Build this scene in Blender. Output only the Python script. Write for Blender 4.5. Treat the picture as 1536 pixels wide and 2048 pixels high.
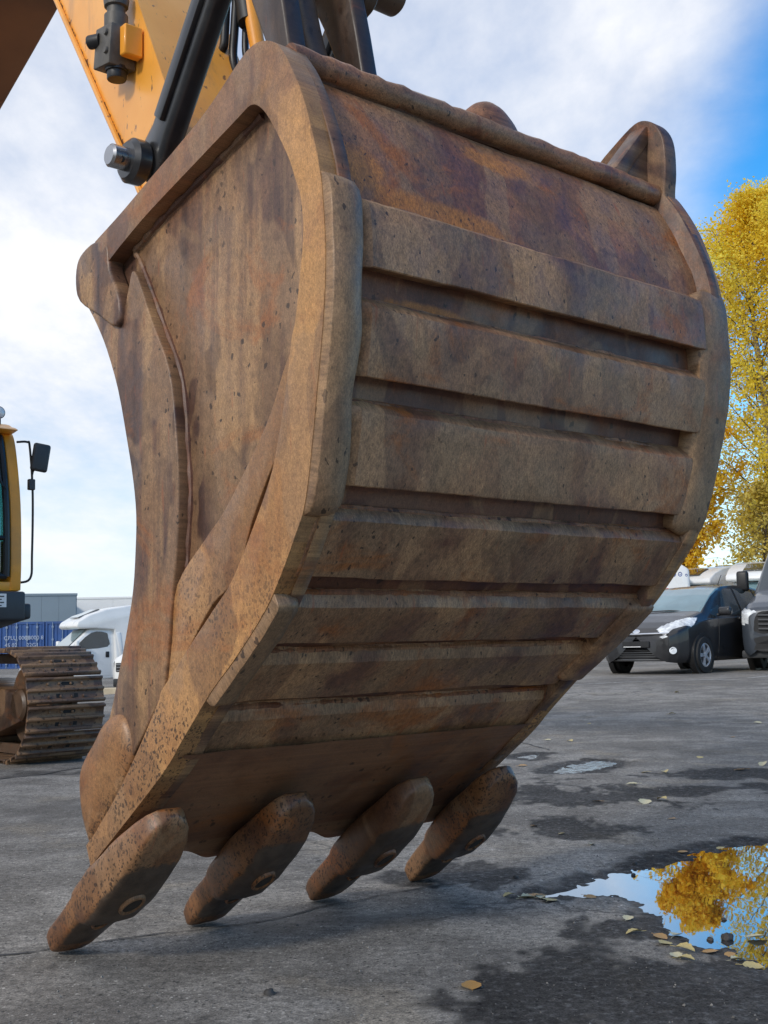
import bpy, bmesh, math, random
import numpy as np
from mathutils import Vector, Matrix, noise
R = math.radians
random.seed(7); rng = np.random.default_rng(7)
sc = bpy.context.scene
for o in list(bpy.data.objects): bpy.data.objects.remove(o)
COL = sc.collection

# ---------------------------------------------------------------- camera
CAM_H = 0.85
cam_d = bpy.data.cameras.new('camera'); cam = bpy.data.objects.new('camera', cam_d); COL.objects.link(cam)
cam_d.sensor_fit = 'VERTICAL'; cam_d.sensor_height = 36; cam_d.lens = 36*2400/2048
cam_d.clip_start = 0.05; cam_d.clip_end = 3000
Mc = Matrix(((0.99980006, 0.019996, 0.0), (0.00211227, -0.10561329, 0.99440503), (-0.01988412, 0.99420621, 0.10563441)))
rx, ry, rz_ = Mc.col[0], Mc.col[1], -Mc.col[2]
cam.matrix_world = Matrix(((rx[0], ry[0], rz_[0], 0), (rx[1], ry[1], rz_[1], 0), (rx[2], ry[2], rz_[2], CAM_H), (0, 0, 0, 1)))
sc.camera = cam

# ---------------------------------------------------------------- sky, sun, exposure
SUN_AZ = Vector((-0.62, -0.78, 0)).normalized(); SUN_EL = R(30)
sun_dir = Vector((SUN_AZ.x*math.cos(SUN_EL), SUN_AZ.y*math.cos(SUN_EL), math.sin(SUN_EL)))
w = bpy.data.worlds.new('World'); sc.world = w; w.use_nodes = True
def make_world():
    nt = w.node_tree; nt.nodes.clear(); N = nt.nodes.new; L = nt.links.new
    out = N('ShaderNodeOutputWorld'); bg = N('ShaderNodeBackground'); L(bg.outputs[0], out.inputs[0])
    sky = N('ShaderNodeTexSky'); sky.sky_type = 'NISHITA'; sky.sun_disc = False
    sky.sun_elevation = SUN_EL; sky.sun_rotation = math.atan2(SUN_AZ.x, SUN_AZ.y); sky.air_density = 1.0; sky.dust_density = 0.6; sky.ozone_density = 2.5
    hs = N('ShaderNodeHueSaturation'); hs.inputs['Saturation'].default_value = 1.42; hs.inputs['Value'].default_value = 1.45
    L(sky.outputs[0], hs.inputs['Color'])
    tc = N('ShaderNodeTexCoord')
    sep = N('ShaderNodeSeparateXYZ'); L(tc.outputs['Generated'], sep.inputs[0])
    def math_(op, a, b=None, clamp=False):
        n = N('ShaderNodeMath'); n.operation = op; n.use_clamp = clamp
        for i, v in enumerate((a, b)):
            if v is None: continue
            if isinstance(v, (int, float)): n.inputs[i].default_value = v
            else: L(v, n.inputs[i])
        return n.outputs[0]
    zz = math_('ADD', math_('MAXIMUM', sep.outputs[2], 0.0), 0.16)
    px = math_('DIVIDE', sep.outputs[0], zz); py = math_('DIVIDE', sep.outputs[1], zz)
    comb = N('ShaderNodeCombineXYZ'); L(px, comb.inputs[0]); L(py, comb.inputs[1])
    mp = N('ShaderNodeMapping'); mp.inputs['Rotation'].default_value = (0, 0, R(25)); mp.inputs['Scale'].default_value = (1.0, 0.55, 1); L(comb.outputs[0], mp.inputs[0])
    n1 = N('ShaderNodeTexNoise'); n1.inputs['Scale'].default_value = 0.9; n1.inputs['Detail'].default_value = 9; n1.inputs['Roughness'].default_value = 0.58; n1.inputs['Distortion'].default_value = 0.5
    L(mp.outputs[0], n1.inputs['Vector'])
    n2 = N('ShaderNodeTexNoise'); n2.inputs['Scale'].default_value = 2.2; n2.inputs['Detail'].default_value = 7; n2.inputs['Roughness'].default_value = 0.6
    L(mp.outputs[0], n2.inputs['Vector'])
    # a cloud sheet whose edge runs across the sky; clear blue to the right of it
    side = math_('ADD', math_('ADD', math_('MULTIPLY', sep.outputs[0], -0.912), math_('MULTIPLY', sep.outputs[1], 0.091)), math_('MULTIPLY', sep.outputs[2], 0.401))
    m = math_('ADD', math_('MULTIPLY', side, 7.0), math_('MULTIPLY', math_('SUBTRACT', n1.outputs[0], 0.5), 1.5))
    m = math_('ADD', m, 0.10)
    sheet = N('ShaderNodeMapRange'); sheet.interpolation_type = 'SMOOTHSTEP'; L(m, sheet.inputs[0])
    sheet.inputs[1].default_value = -0.25; sheet.inputs[2].default_value = 0.5; sheet.inputs[3].default_value = 0.0; sheet.inputs[4].default_value = 1.0
    thin = N('ShaderNodeMapRange'); L(n2.outputs[0], thin.inputs[0]); thin.inputs[1].default_value = 0.36; thin.inputs[2].default_value = 0.60; thin.inputs[3].default_value = 0.68; thin.inputs[4].default_value = 1.0
    mask = math_('MULTIPLY', sheet.outputs[0], thin.outputs[0])
    # low haze band whitening the horizon
    hz = N('ShaderNodeMapRange'); L(sep.outputs[2], hz.inputs[0]); hz.inputs[1].default_value = 0.0; hz.inputs[2].default_value = 0.17; hz.inputs[3].default_value = 1.0; hz.inputs[4].default_value = 0.0
    cc = N('ShaderNodeMix'); cc.data_type = 'RGBA'; cr_ = N('ShaderNodeMapRange'); L(n2.outputs[0], cr_.inputs[0]); cr_.inputs[1].default_value = .34; cr_.inputs[2].default_value = .66; L(cr_.outputs[0], cc.inputs[0])
    cc.inputs[6].default_value = (4.7, 5.05, 5.85, 1); cc.inputs[7].default_value = (7.3, 7.4, 7.7, 1)
    mx = N('ShaderNodeMix'); mx.data_type = 'RGBA'; L(mask, mx.inputs[0]); L(hs.outputs[0], mx.inputs[6]); L(cc.outputs[2], mx.inputs[7])
    mh = N('ShaderNodeMix'); mh.data_type = 'RGBA'; L(math_('MULTIPLY', hz.outputs[0], 0.75), mh.inputs[0]); L(mx.outputs[2], mh.inputs[6]); mh.inputs[7].default_value = (6.2, 7.2, 7.8, 1)
    L(mh.outputs[2], bg.inputs[0]); bg.inputs[1].default_value = 0.10
make_world()
sd = bpy.data.lights.new('sun', 'SUN'); sd.energy = 1.25; sd.angle = R(7); sd.color = (1.0, 0.95, 0.87)
so = bpy.data.objects.new('sun', sd); COL.objects.link(so); so.rotation_euler = sun_dir.to_track_quat('Z', 'Y').to_euler(); so.location = (0, 0, 60)
sc.view_settings.view_transform = 'Standard'; sc.view_settings.look = 'None'; sc.view_settings.exposure = 0.52; sc.view_settings.gamma = 1.0
sc.view_settings.use_curve_mapping = False

# ---------------------------------------------------------------- small helpers
def smooth01(x): x = min(1, max(0, x)); return x*x*(3-2*x)
class MB:
    def __init__(s): s.v = []; s.f = []
    def poly(s, pts, faces): k = len(s.v); s.v += [tuple(p) for p in pts]; s.f += [tuple(i+k for i in f) for f in faces]; return s
    def box(s, x0, x1, y0, y1, z0, z1, M=None):
        p = [(x, y, z) for x in (x0, x1) for y in (y0, y1) for z in (z0, z1)]
        if M is not None: p = [tuple(M @ Vector(q)) for q in p]
        return s.poly(p, [(0, 1, 3, 2), (4, 6, 7, 5), (0, 4, 5, 1), (2, 3, 7, 6), (0, 2, 6, 4), (1, 5, 7, 3)])
    def tube(s, path, r, n=10, cap=True):
        path = [Vector(p) for p in path]; rr = r if hasattr(r, '__len__') else [r]*len(path)
        rings = []; up = None
        for i, p in enumerate(path):
            d = (path[min(i+1, len(path)-1)]-path[max(i-1, 0)]).normalized()
            if up is None: up = d.orthogonal().normalized()
            up = (up - d*up.dot(d)); up = up.normalized() if up.length > 1e-6 else d.orthogonal().normalized()
            b = d.cross(up)
            rings.append([p + (up*math.cos(2*math.pi*k/n)+b*math.sin(2*math.pi*k/n))*rr[i] for k in range(n)])
        k0 = len(s.v)
        for g in rings: s.v += [tuple(q) for q in g]
        for i in range(len(rings)-1):
            for k in range(n):
                a = k0+i*n+k; b = k0+i*n+(k+1) % n
                s.f.append((a, b, b+n, a+n))
        if cap:
            s.f.append(tuple(k0+k for k in range(n))[::-1]); s.f.append(tuple(k0+(len(rings)-1)*n+k for k in range(n)))
        return s
    def prism(s, poly, fa, fb):     # poly 2-D, fa/fb map a 2-D point to 3-D
        n = len(poly); k = len(s.v)
        s.v += [tuple(fa(p)) for p in poly]+[tuple(fb(p)) for p in poly]
        s.f.append(tuple(k+i for i in range(n))); s.f.append(tuple(k+n+i for i in range(n))[::-1])
        for i in range(n): j = (i+1) % n; s.f.append((k+j, k+i, k+n+i, k+n+j))
        return s
    def lathe(s, prof, M, n=24):    # prof: (radius, axial) list, axis = local z of M
        k = len(s.v)
        for (r, h) in prof:
            for i in range(n): s.v.append(tuple(M @ Vector((r*math.cos(2*math.pi*i/n), r*math.sin(2*math.pi*i/n), h))))
        for j in range(len(prof)-1):
            for i in range(n):
                a = k+j*n+i; b = k+j*n+(i+1) % n; s.f.append((a, b, b+n, a+n))
        s.f.append(tuple(k+i for i in range(n))[::-1]); s.f.append(tuple(k+(len(prof)-1)*n+i for i in range(n)))
        return s
    def grid(s, P):                 # P[i][j] 3-D points
        k = len(s.v); n = len(P); m = len(P[0])
        for r in P: s.v += [tuple(q) for q in r]
        for i in range(n-1):
            for j in range(m-1): a = k+i*m+j; s.f.append((a, a+1, a+m+1, a+m))
        return s
def mesh_obj(name, mb, mat, parent=None, bevel=0, seg=2, smooth=True, ang=38, uvf=None, cap_edges=False, loc=None):
    me = bpy.data.meshes.new(name)
    if bevel or True:
        bm = bmesh.new(); vs = [bm.verts.new(p) for p in mb.v]
        for f in mb.f:
            try: bm.faces.new([vs[i] for i in f])
            except ValueError: pass
        bmesh.ops.recalc_face_normals(bm, faces=bm.faces)
        if bevel:
            ed = [e for e in bm.edges if len(e.link_faces) == 2 and e.calc_face_angle(0) > R(35)]
            if ed: bmesh.ops.bevel(bm, geom=ed, offset=bevel, segments=seg, profile=0.5, affect='EDGES', clamp_overlap=True)
        bm.to_mesh(me); bm.free()
    if uvf:
        uv = me.uv_layers.new(name='UVMap')
        co = [uvf(v.co) for v in me.vertices]
        for l in me.loops: uv.data[l.index].uv = co[l.vertex_index]
    if smooth:
        me.polygons.foreach_set('use_smooth', [True]*len(me.polygons)); me.set_sharp_from_angle(angle=R(ang))
    me.materials.append(mat)
    o = bpy.data.objects.new(name, me); COL.objects.link(o)
    if parent is not None: o.parent = parent
    if loc is not None: o.location = loc
    return o
def tag(o, label=None, cat=None, group=None, kind=None):
    if label: o['label'] = label
    if cat: o['category'] = cat
    if group: o['group'] = group
    if kind: o['kind'] = kind
    return o
def thing(name, label, cat, loc=(0, 0, 0), rz=0.0, group=None):
    o = bpy.data.objects.new(name, None); COL.objects.link(o); o.location = loc; o.rotation_euler = (0, 0, rz); o.empty_display_size = 0.2
    return tag(o, label, cat, group)
def catmull(pts, k=6, closed=False):
    P = [np.array(p, float) for p in pts]; n = len(P); out = []
    rngi = range(n if closed else n-1)
    for i in rngi:
        p0 = P[(i-1) % n] if closed or i > 0 else P[0]*2-P[1]
        p1 = P[i]; p2 = P[(i+1) % n]
        p3 = P[(i+2) % n] if closed or i+2 < n else P[-1]*2-P[-2]
        for j in range(k):
            t = j/k
            out.append(tuple(0.5*((2*p1)+(-p0+p2)*t+(2*p0-5*p1+4*p2-p3)*t*t+(-p0+3*p1-3*p2+p3)*t**3)))
    if not closed: out.append(tuple(P[-1]))
    return out
def offset_line(pts, d):            # shift an open 2-D polyline sideways by d
    P = [np.array(p, float) for p in pts]; out = []
    for i in range(len(P)):
        t = P[min(i+1, len(P)-1)]-P[max(i-1, 0)]; t /= np.linalg.norm(t)+1e-9
        out.append(tuple(P[i]+d*np.array([-t[1], t[0]])))
    return out

# ---------------------------------------------------------------- materials
def new_mat(name):
    m = bpy.data.materials.new(name); m.use_nodes = True; nt = m.node_tree; nt.nodes.clear()
    out = nt.nodes.new('ShaderNodeOutputMaterial'); b = nt.nodes.new('ShaderNodeBsdfPrincipled'); nt.links.new(b.outputs[0], out.inputs[0])
    return m, nt, b
class NT:
    def __init__(s, nt): s.nt = nt
    def n(s, t, **kw):
        n = s.nt.nodes.new('ShaderNode'+t)
        for k, v in kw.items(): setattr(n, k, v)
        return n
    def put(s, v, sock):
        if isinstance(v, (int, float)): sock.default_value = v
        elif isinstance(v, (tuple, list)): sock.default_value = (tuple(v)+(1,))[:4] if sock.type == 'RGBA' else tuple(v)[:3]
        else: s.nt.links.new(v, sock)
    def math(s, op, a, b=None, clamp=False):
        n = s.n('Math', operation=op, use_clamp=clamp); s.put(a, n.inputs[0])
        if b is not None: s.put(b, n.inputs[1])
        return n.outputs[0]
    def mix(s, f, a, b, blend='MIX'):
        n = s.n('Mix', data_type='RGBA', blend_type=blend); s.put(f, n.inputs[0]); s.put(a, n.inputs[6]); s.put(b, n.inputs[7]); return n.outputs[2]
    def ramp(s, v, lo, hi, a=0.0, b=1.0, sm=True):
        n = s.n('MapRange', interpolation_type='SMOOTHSTEP' if sm else 'LINEAR'); s.put(v, n.inputs[0]); n.inputs[1].default_value = lo; n.inputs[2].default_value = hi; n.inputs[3].default_value = a; n.inputs[4].default_value = b; return n.outputs[0]
    def map(s, v, scale=(1, 1, 1), rot=(0, 0, 0), loc=(0, 0, 0)):
        n = s.n('Mapping'); s.put(v, n.inputs[0]); n.inputs['Scale'].default_value = scale; n.inputs['Rotation'].default_value = rot; n.inputs['Location'].default_value = loc; return n.outputs[0]
    def noise(s, v, scale, detail=4, rough=0.55, dist=0.0):
        n = s.n('TexNoise'); s.put(v, n.inputs['Vector']); n.inputs['Scale'].default_value = scale; n.inputs['Detail'].default_value = detail; n.inputs['Roughness'].default_value = rough; n.inputs['Distortion'].default_value = dist; return n.outputs[0]
    def bump(s, h, strength=0.3, dist=0.01, normal=None):
        n = s.n('Bump'); s.put(h, n.inputs['Height']); n.inputs['Strength'].default_value = strength; n.inputs['Distance'].default_value = dist
        if normal is not None: s.put(normal, n.inputs['Normal'])
        return n.outputs[0]
def simple(name, col, rough=0.5, metal=0.0, spec=0.5, var=0.12, scale=6.0, bump=0.0, coat=0.0, dirt=None, dirt_amt=0.0):
    m, nt, b = new_mat(name); h = NT(nt); tc = h.n('TexCoord').outputs['Object']
    nz = h.noise(tc, scale, 5); c = h.mix(h.ramp(nz, 0.3, 0.7), tuple(x*(1-var) for x in col), tuple(min(1, x*(1+var)) for x in col))
    if dirt: c = h.mix(h.math('MULTIPLY', h.ramp(h.noise(tc, scale*0.6, 7, 0.65), 0.45, 0.7), dirt_amt), c, dirt)
    h.put(c, b.inputs['Base Color']); h.put(h.ramp(nz, 0.2, 0.8, max(0.02, rough-0.06), min(1, rough+0.06)), b.inputs['Roughness'])
    b.inputs['Metallic'].default_value = metal; b.inputs['Specular IOR Level'].default_value = spec; b.inputs['Coat Weight'].default_value = coat
    if bump: h.put(h.bump(h.noise(tc, scale*12, 4), bump, 0.004), b.inputs['Normal'])
    return m
def rust(name, dark, light, tan, orange=0.5, streak=0.5, spots=0.3, streak_scale=(16, 1.3), slant=0.15, fine=0.6, rough=0.52, grey=0.3, spot_scale=26, tan_amt=0.6, seed=0.0, blend=None, blobs=(), spot_z=None, worn=None):
    m, nt, b = new_mat(name); h = NT(nt)
    tcn = h.n('TexCoord'); ob = h.map(tcn.outputs['Object'], loc=(seed, seed*1.7, seed*0.6)); uv = h.map(tcn.outputs['UV'], loc=(seed, 0, 0))
    big = h.noise(ob, 2.1, 6, 0.6, 0.4); mid = h.noise(ob, 7.0, 6, 0.62, 0.6); gr = h.noise(ob, 300, 3, 0.6)
    c = h.mix(h.ramp(h.math('ADD', h.math('MULTIPLY', big, 0.6), h.math('MULTIPLY', mid, 0.4)), 0.41, 0.58), dark, light)
    if blend:
        dv, c0, lo, hi, d2, l2 = blend; vd = h.n('VectorMath', operation='DOT_PRODUCT'); h.put(tcn.outputs['Object'], vd.inputs[0]); vd.inputs[1].default_value = dv
        bm_ = h.ramp(h.math('ADD', h.math('ADD', vd.outputs['Value'], c0), h.math('MULTIPLY', h.math('SUBTRACT', mid, .5), .35)), lo, hi)
        c = h.mix(bm_, c, h.mix(h.ramp(h.math('ADD', h.math('MULTIPLY', big, 0.6), h.math('MULTIPLY', mid, 0.4)), 0.41, 0.58), d2, l2))
    # dried run-off streaks, following the plate downwards
    st = h.noise(h.map(uv, scale=(streak_scale[0], streak_scale[1], 1), rot=(0, 0, slant)), 1.0, 6, 0.55, 0.3)
    c = h.mix(h.math('MULTIPLY', h.ramp(st, 0.46, 0.64), tan_amt*streak), c, tan)
    c = h.mix(h.math('MULTIPLY', h.ramp(st, 0.45, 0.33), 0.85*streak), c, tuple(x*0.62 for x in dark))
    # blotchy patches with fairly sharp borders; dark ones double as painted shadow bands
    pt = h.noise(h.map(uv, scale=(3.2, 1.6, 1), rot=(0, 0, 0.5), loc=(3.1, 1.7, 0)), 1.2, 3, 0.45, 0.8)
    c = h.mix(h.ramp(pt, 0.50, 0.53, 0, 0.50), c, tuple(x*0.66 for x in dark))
    p2_ = h.noise(h.map(uv, scale=(4.2, 2.0, 1), rot=(0, 0, -0.55), loc=(7.7, 3.1, 0)), 1.0, 3, 0.5, 0.9)
    c = h.mix(h.ramp(p2_, 0.53, 0.565, 0, 0.45), c, (0.36, 0.27, 0.175))
    p3_ = h.noise(h.map(ob, loc=(2.7, 9.1, 4.4)), 5.5, 5, 0.62, 0.5); c = h.mix(h.ramp(p3_, 0.58, 0.68, 0, 0.45), c, (0.085, 0.046, 0.038))
    # orange fresh rust
    og = h.noise(h.map(ob, scale=(1, 1, 1.6), loc=(5.3, 2.2, 8.1)), 2.6, 7, 0.66, 0.8)
    c = h.mix(h.math('MULTIPLY', h.ramp(og, 0.54, 0.67), orange), c, (0.34, 0.135, 0.034))
    for (ba, bz, wa, wz) in blobs:      # patches of fresh orange rust with their own place on the sheet
        q = h.n('SeparateXYZ'); h.put(tcn.outputs['Object'], q.inputs[0])
        dx = h.math('MULTIPLY', h.math('SUBTRACT', q.outputs[0], ba), 1/wa); dz = h.math('MULTIPLY', h.math('ADD', h.math('SUBTRACT', q.outputs[2], bz), h.math('MULTIPLY', h.math('SUBTRACT', q.outputs[0], ba), .02)), 1/wz)
        r2 = h.math('ADD', h.math('MULTIPLY', dx, dx), h.math('MULTIPLY', dz, dz))
        r2 = h.math('ADD', r2, h.math('MULTIPLY', h.math('SUBTRACT', h.noise(ob, 14, 6, .7, .5), .5), 2.4))
        c = h.mix(h.ramp(r2, 1.1, .2, 0, .85), c, (0.46, 0.215, 0.045))
    # worn grey steel
    gy = h.noise(h.map(ob, loc=(1.3, 7.2, 3.3)), 3.4, 6, 0.6, 0.3)
    gm = h.math('MULTIPLY', h.ramp(gy, 0.50, 0.64), grey); c = h.mix(gm, c, (0.29, 0.225, 0.155))
    # fine brushed scratches
    sl = slant+0.22
    f1 = h.noise(h.map(uv, scale=(250, 105, 1), rot=(0, 0, sl)), 1.0, 4, 0.65); f2 = h.noise(h.map(uv, scale=(62, 34, 1), rot=(0, 0, sl*1.6), loc=(4, 2, 0)), 1.0, 7, 0.72)
    fs = h.math('ADD', h.math('MULTIPLY', f1, 0.5), h.math('MULTIPLY', f2, 0.5))
    c = h.mix(1.0, c, h.mix(h.ramp(fs, 0.34, 0.66), (1-0.42*fine,)*3, (1+0.55*fine,)*3), 'MULTIPLY')
    c = h.mix(1.0, c, h.mix(h.ramp(gr, 0.3, 0.7), (0.84,)*3, (1.18,)*3), 'MULTIPLY')
    sc1 = h.noise(h.map(uv, scale=(150, 22, 1), rot=(0, 0, sl*2.0), loc=(9, 3, 0)), 1.0, 6, 0.72)
    c = h.mix(h.math('MULTIPLY', h.ramp(sc1, 0.64, 0.71), 0.65*fine), c, (0.46, 0.38, 0.29))
    rd = h.noise(h.map(uv, scale=(40, 4.5, 1), rot=(0, 0, sl*1.9), loc=(2, 8, 0)), 1.0, 5, 0.6)
    c = h.mix(h.math('MULTIPLY', h.ramp(rd, 0.62, 0.70), 0.6*orange), c, (0.42, 0.13, 0.05))
    # dark splashes
    obd = h.n('VectorMath', operation='ADD'); h.put(ob, obd.inputs[0]); nv = h.n('TexNoise'); h.put(ob, nv.inputs['Vector']); nv.inputs['Scale'].default_value = 45; nv.inputs['Detail'].default_value = 2; vs = h.n('VectorMath', operation='SCALE'); h.put(nv.outputs['Color'], vs.inputs[0]); vs.inputs['Scale'].default_value = 0.022; h.put(vs.outputs[0], obd.inputs[1]); obd = obd.outputs[0]
    for k, (ss, th) in enumerate(((spot_scale*2.5, 0.72), (spot_scale*1.2, 0.36))):
        vo = h.n('TexVoronoi'); h.put(h.map(obd, scale=(1.25, 1.0, 0.75), loc=(k*3.1, 0, 0)), vo.inputs['Vector']); vo.inputs['Scale'].default_value = ss
        rs = h.n('SeparateColor'); h.put(vo.outputs['Color'], rs.inputs[0])
        rad = h.math('MULTIPLY', h.ramp(rs.outputs[0], 1-min(1, spots*(1.0 if k == 0 else 0.35)), 1.0, 0.0, 1.0), th)
        d = h.math('SUBTRACT', rad, vo.outputs['Distance'])
        mk = h.math('MULTIPLY', h.ramp(d, 0.0, 0.06), h.ramp(h.noise(ob, 3.0, 2), 0.38, 0.52, 0.25, 1.0))
        if spot_z:
            q = h.n('SeparateXYZ'); h.put(tcn.outputs['Object'], q.inputs[0]); mk = h.math('MULTIPLY', mk, h.ramp(h.math('ADD', q.outputs[2], h.math('MULTIPLY', h.math('SUBTRACT', mid, .5), .5)), spot_z[0], spot_z[1], 1.0, 0.12))
        c = h.mix(h.math('MULTIPLY', mk, 0.82), c, (0.035, 0.022, 0.015))
    if worn:
        wa_ = h.n('Attribute', attribute_name='worn').outputs['Fac']; wm = h.ramp(h.math('ADD', wa_, h.math('MULTIPLY', h.math('SUBTRACT', h.noise(ob, 12, 5, .65, .6), .5), 1.0)), .42, .66)
        c = h.mix(h.math('MULTIPLY', wm, .9), c, h.mix(h.ramp(h.noise(ob, 22, 5, .6), .35, .65), worn, tuple(x*2.0 for x in worn)))
    c = h.mix(1.0, c, (0.82, 0.635, 0.490), 'MULTIPLY')
    h.put(c, b.inputs['Base Color'])
    h.put(h.ramp(mid, 0.3, 0.7, rough-0.18, rough+0.12), b.inputs['Roughness']); b.inputs['Specular IOR Level'].default_value = 0.55; h.put(h.math('MULTIPLY', gm, .35), b.inputs['Metallic'])
    hg = h.math('ADD', h.math('MULTIPLY', fs, 0.5*fine), h.math('ADD', h.math('MULTIPLY', gr, 0.4), h.math('MULTIPLY', mid, 1.2)))
    h.put(h.bump(hg, 0.20, 0.004), b.inputs['Normal'])
    return m
M = {}
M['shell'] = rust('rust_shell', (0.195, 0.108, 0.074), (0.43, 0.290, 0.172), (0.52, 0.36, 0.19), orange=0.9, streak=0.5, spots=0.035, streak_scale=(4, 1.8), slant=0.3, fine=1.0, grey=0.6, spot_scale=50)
M['groove'] = rust('rust_groove', (0.105, 0.052, 0.040), (0.175, 0.092, 0.062), (0.23, 0.13, 0.07), orange=0.55, streak=0.4, spots=0.05, streak_scale=(4, 2), slant=0.3, fine=0.6, grey=0.1, seed=3.0, blobs=((.36, 1.605, .20, .028),))  # redder, less polished rust; its darkness also adds shade to the grooves
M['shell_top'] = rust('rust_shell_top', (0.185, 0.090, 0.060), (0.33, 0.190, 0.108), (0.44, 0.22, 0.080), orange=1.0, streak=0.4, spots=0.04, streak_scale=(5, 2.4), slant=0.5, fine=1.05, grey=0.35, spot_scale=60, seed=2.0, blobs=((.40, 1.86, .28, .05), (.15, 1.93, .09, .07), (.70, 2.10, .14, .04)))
M['side'] = rust('rust_side', (0.100, 0.062, 0.056), (0.205, 0.130, 0.090), (0.42, 0.31, 0.18), orange=0.6, streak=1.0, spots=0.05, streak_scale=(11, 0.75), slant=0.05, fine=0.75, grey=0.3, tan_amt=0.9, spot_scale=44)
M['band'] = rust('rust_band', (0.185, 0.108, 0.072), (0.30, 0.192, 0.120), (0.46, 0.33, 0.165), blend=((0, -1, -0.9), 1.44, 0.50, 0.85, (0.38, 0.215, 0.090), (0.56, 0.365, 0.165)), orange=0.5, streak=0.5, spots=0.55, streak_scale=(9, 0.8), slant=0.05, fine=0.55, grey=0.3, spot_scale=58, spot_z=(.65, 1.25))
M['rim'] = rust('rust_rim', (0.185, 0.108, 0.072), (0.30, 0.192, 0.120), (0.34, 0.25, 0.14), orange=0.4, streak=0.5, spots=0.10, streak_scale=(9, 1.5), slant=0.6, fine=0.6, grey=0.25, seed=5.0)
M['cutter'] = rust('rust_cutter', (0.30, 0.170, 0.078), (0.44, 0.275, 0.130), (0.38, 0.27, 0.135), orange=0.6, streak=0.4, spots=1.0, streak_scale=(9, 1.2), slant=0.05, fine=0.4, grey=0.15, spot_scale=62, seed=4.0)
M['heel'] = rust('rust_heel', (0.235, 0.165, 0.105), (0.34, 0.255, 0.16), (0.40, 0.30, 0.17), orange=0.3, streak=0.5, spots=0.06, streak_scale=(10, 1.1), slant=0.02, fine=0.8, grey=0.75, seed=6.0)
M['tooth'] = rust('rust_tooth', (0.150, 0.078, 0.042), (0.285, 0.160, 0.076), (0.24, 0.165, 0.085), orange=0.75, streak=0.35, spots=0.6, streak_scale=(7, 2), slant=0.05, fine=0.5, grey=0.12, spot_scale=60, rough=0.5, seed=8.0, worn=(0.050, 0.046, 0.042))
M['tooth_dark'] = rust('worn_steel', (0.060, 0.050, 0.042), (0.135, 0.092, 0.058), (0.19, 0.13, 0.065), orange=0.45, streak=0.7, spots=0.5, streak_scale=(9, 2), fine=0.3, grey=0.0, spot_scale=40, rough=0.5, seed=9.0)
M['hole'] = simple('dark_recess', (0.035, 0.027, 0.020), 0.75, bump=0.4, scale=30)  # pin heads: shade inside the pin recess put into the colour
M['weld'] = rust('weld_bead', (0.22, 0.105, 0.062), (0.38, 0.235, 0.15), (0.46, 0.30, 0.18), orange=0.9, streak=0.2, spots=0.2, fine=0.9, grey=0.4, seed=11.0)

# ================================================================ THE BUCKET
AX = Vector((0.74889278, 0.66269118, 0)); UX = Vector((0.66269118, -0.74889278, 0)); P0 = Vector((-0.94947621, 3.45784519, 0))
RZ = math.atan2(AX.y, AX.x)
def world(a, u, z): return P0 + AX*a + UX*u + Vector((0, 0, z))
mouth = [(0.209, 0.316), (0.165, 0.41), (0.169, 0.512), (0.253, 0.604), (0.308, 0.659), (0.36, 0.784), (0.399, 0.888), (0.43, 0.992), (0.442, 1.095), (0.445, 1.187), (0.429, 1.281), (0.396, 1.393), (0.347, 1.537), (0.284, 1.66), (0.226, 1.743), (0.166, 1.814), (0.126, 1.882), (0.134, 1.939), (0.17, 1.967), (0.238, 1.978)]
top = [(0.379, 2.018), (0.525, 2.065), (0.673, 2.112), (0.813, 2.162), (0.943, 2.228), (0.996, 2.248), (1.046, 2.245), (1.104, 2.214)]
bandR = [(1.104, 2.214), (1.151, 2.148), (1.195, 2.061), (1.238, 1.954), (1.259, 1.873), (1.270, 1.775), (1.274, 1.662), (1.263, 1.533), (1.242, 1.406), (1.226, 1.31), (1.208, 1.214), (1.193, 1.151), (1.179, 1.115), (1.157, 1.08), (1.11, 1.006), (1.053, 0.931), (0.985, 0.866), (0.905, 0.799), (0.843, 0.752), (0.801, 0.716), (0.691, 0.618), (0.587, 0.522), (0.27, 0.29), (0.235, 0.262)]
bandL = [(1.004, 2.107), (1.072, 2.046), (1.137, 1.941), (1.165, 1.877), (1.186, 1.82), (1.192, 1.74), (1.177, 1.642), (1.160, 1.556), (1.147, 1.522)]
wingL = [(1.147, 1.522), (1.12, 1.500), (1.091, 1.465), (1.032, 1.362), (0.952, 1.269), (0.847, 1.162), (0.76, 1.098), (0.635, 0.995), (0.611, 0.859), (0.587, 0.736)]
wingR = [(1.147, 1.522), (1.117, 1.383), (1.088, 1.286), (1.058, 1.21), (0.989, 1.103), (0.908, 0.994), (0.824, 0.923), (0.714, 0.834), (0.592, 0.732)]
ridge = [(0.38, 1.919), (0.434, 1.849), (0.525, 1.692), (0.612, 1.543), (0.647, 1.358), (0.655, 1.205), (0.642, 1.057), (0.628, 0.985), (0.587, 0.73)]
rimlow = [(0.38, 1.928), (0.525, 1.978), (0.767, 2.045), (0.983, 2.104)]
boss = [(0.238, 1.978), (0.31, 1.952), (0.325, 1.877), (0.381, 1.779), (0.367, 1.706), (0.255, 1.765), (0.151, 1.825), (0.126, 1.882), (0.134, 1.939), (0.17, 1.967)]
cutter = [(0.300, 0.655), (0.36, 0.678), (0.405, 0.668), (0.435, 0.615), (0.432, 0.542), (0.376, 0.455), (0.31, 0.385), (0.225, 0.310), (0.195, 0.330), (0.160, 0.41), (0.160, 0.512), (0.248, 0.604)]
outline = catmull(mouth, 3)+catmull(top, 3)+catmull(bandR, 4)[1:]
def afar(z): return 1.325 + 0.205*smooth01((z-0.45)/1.15)
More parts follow.
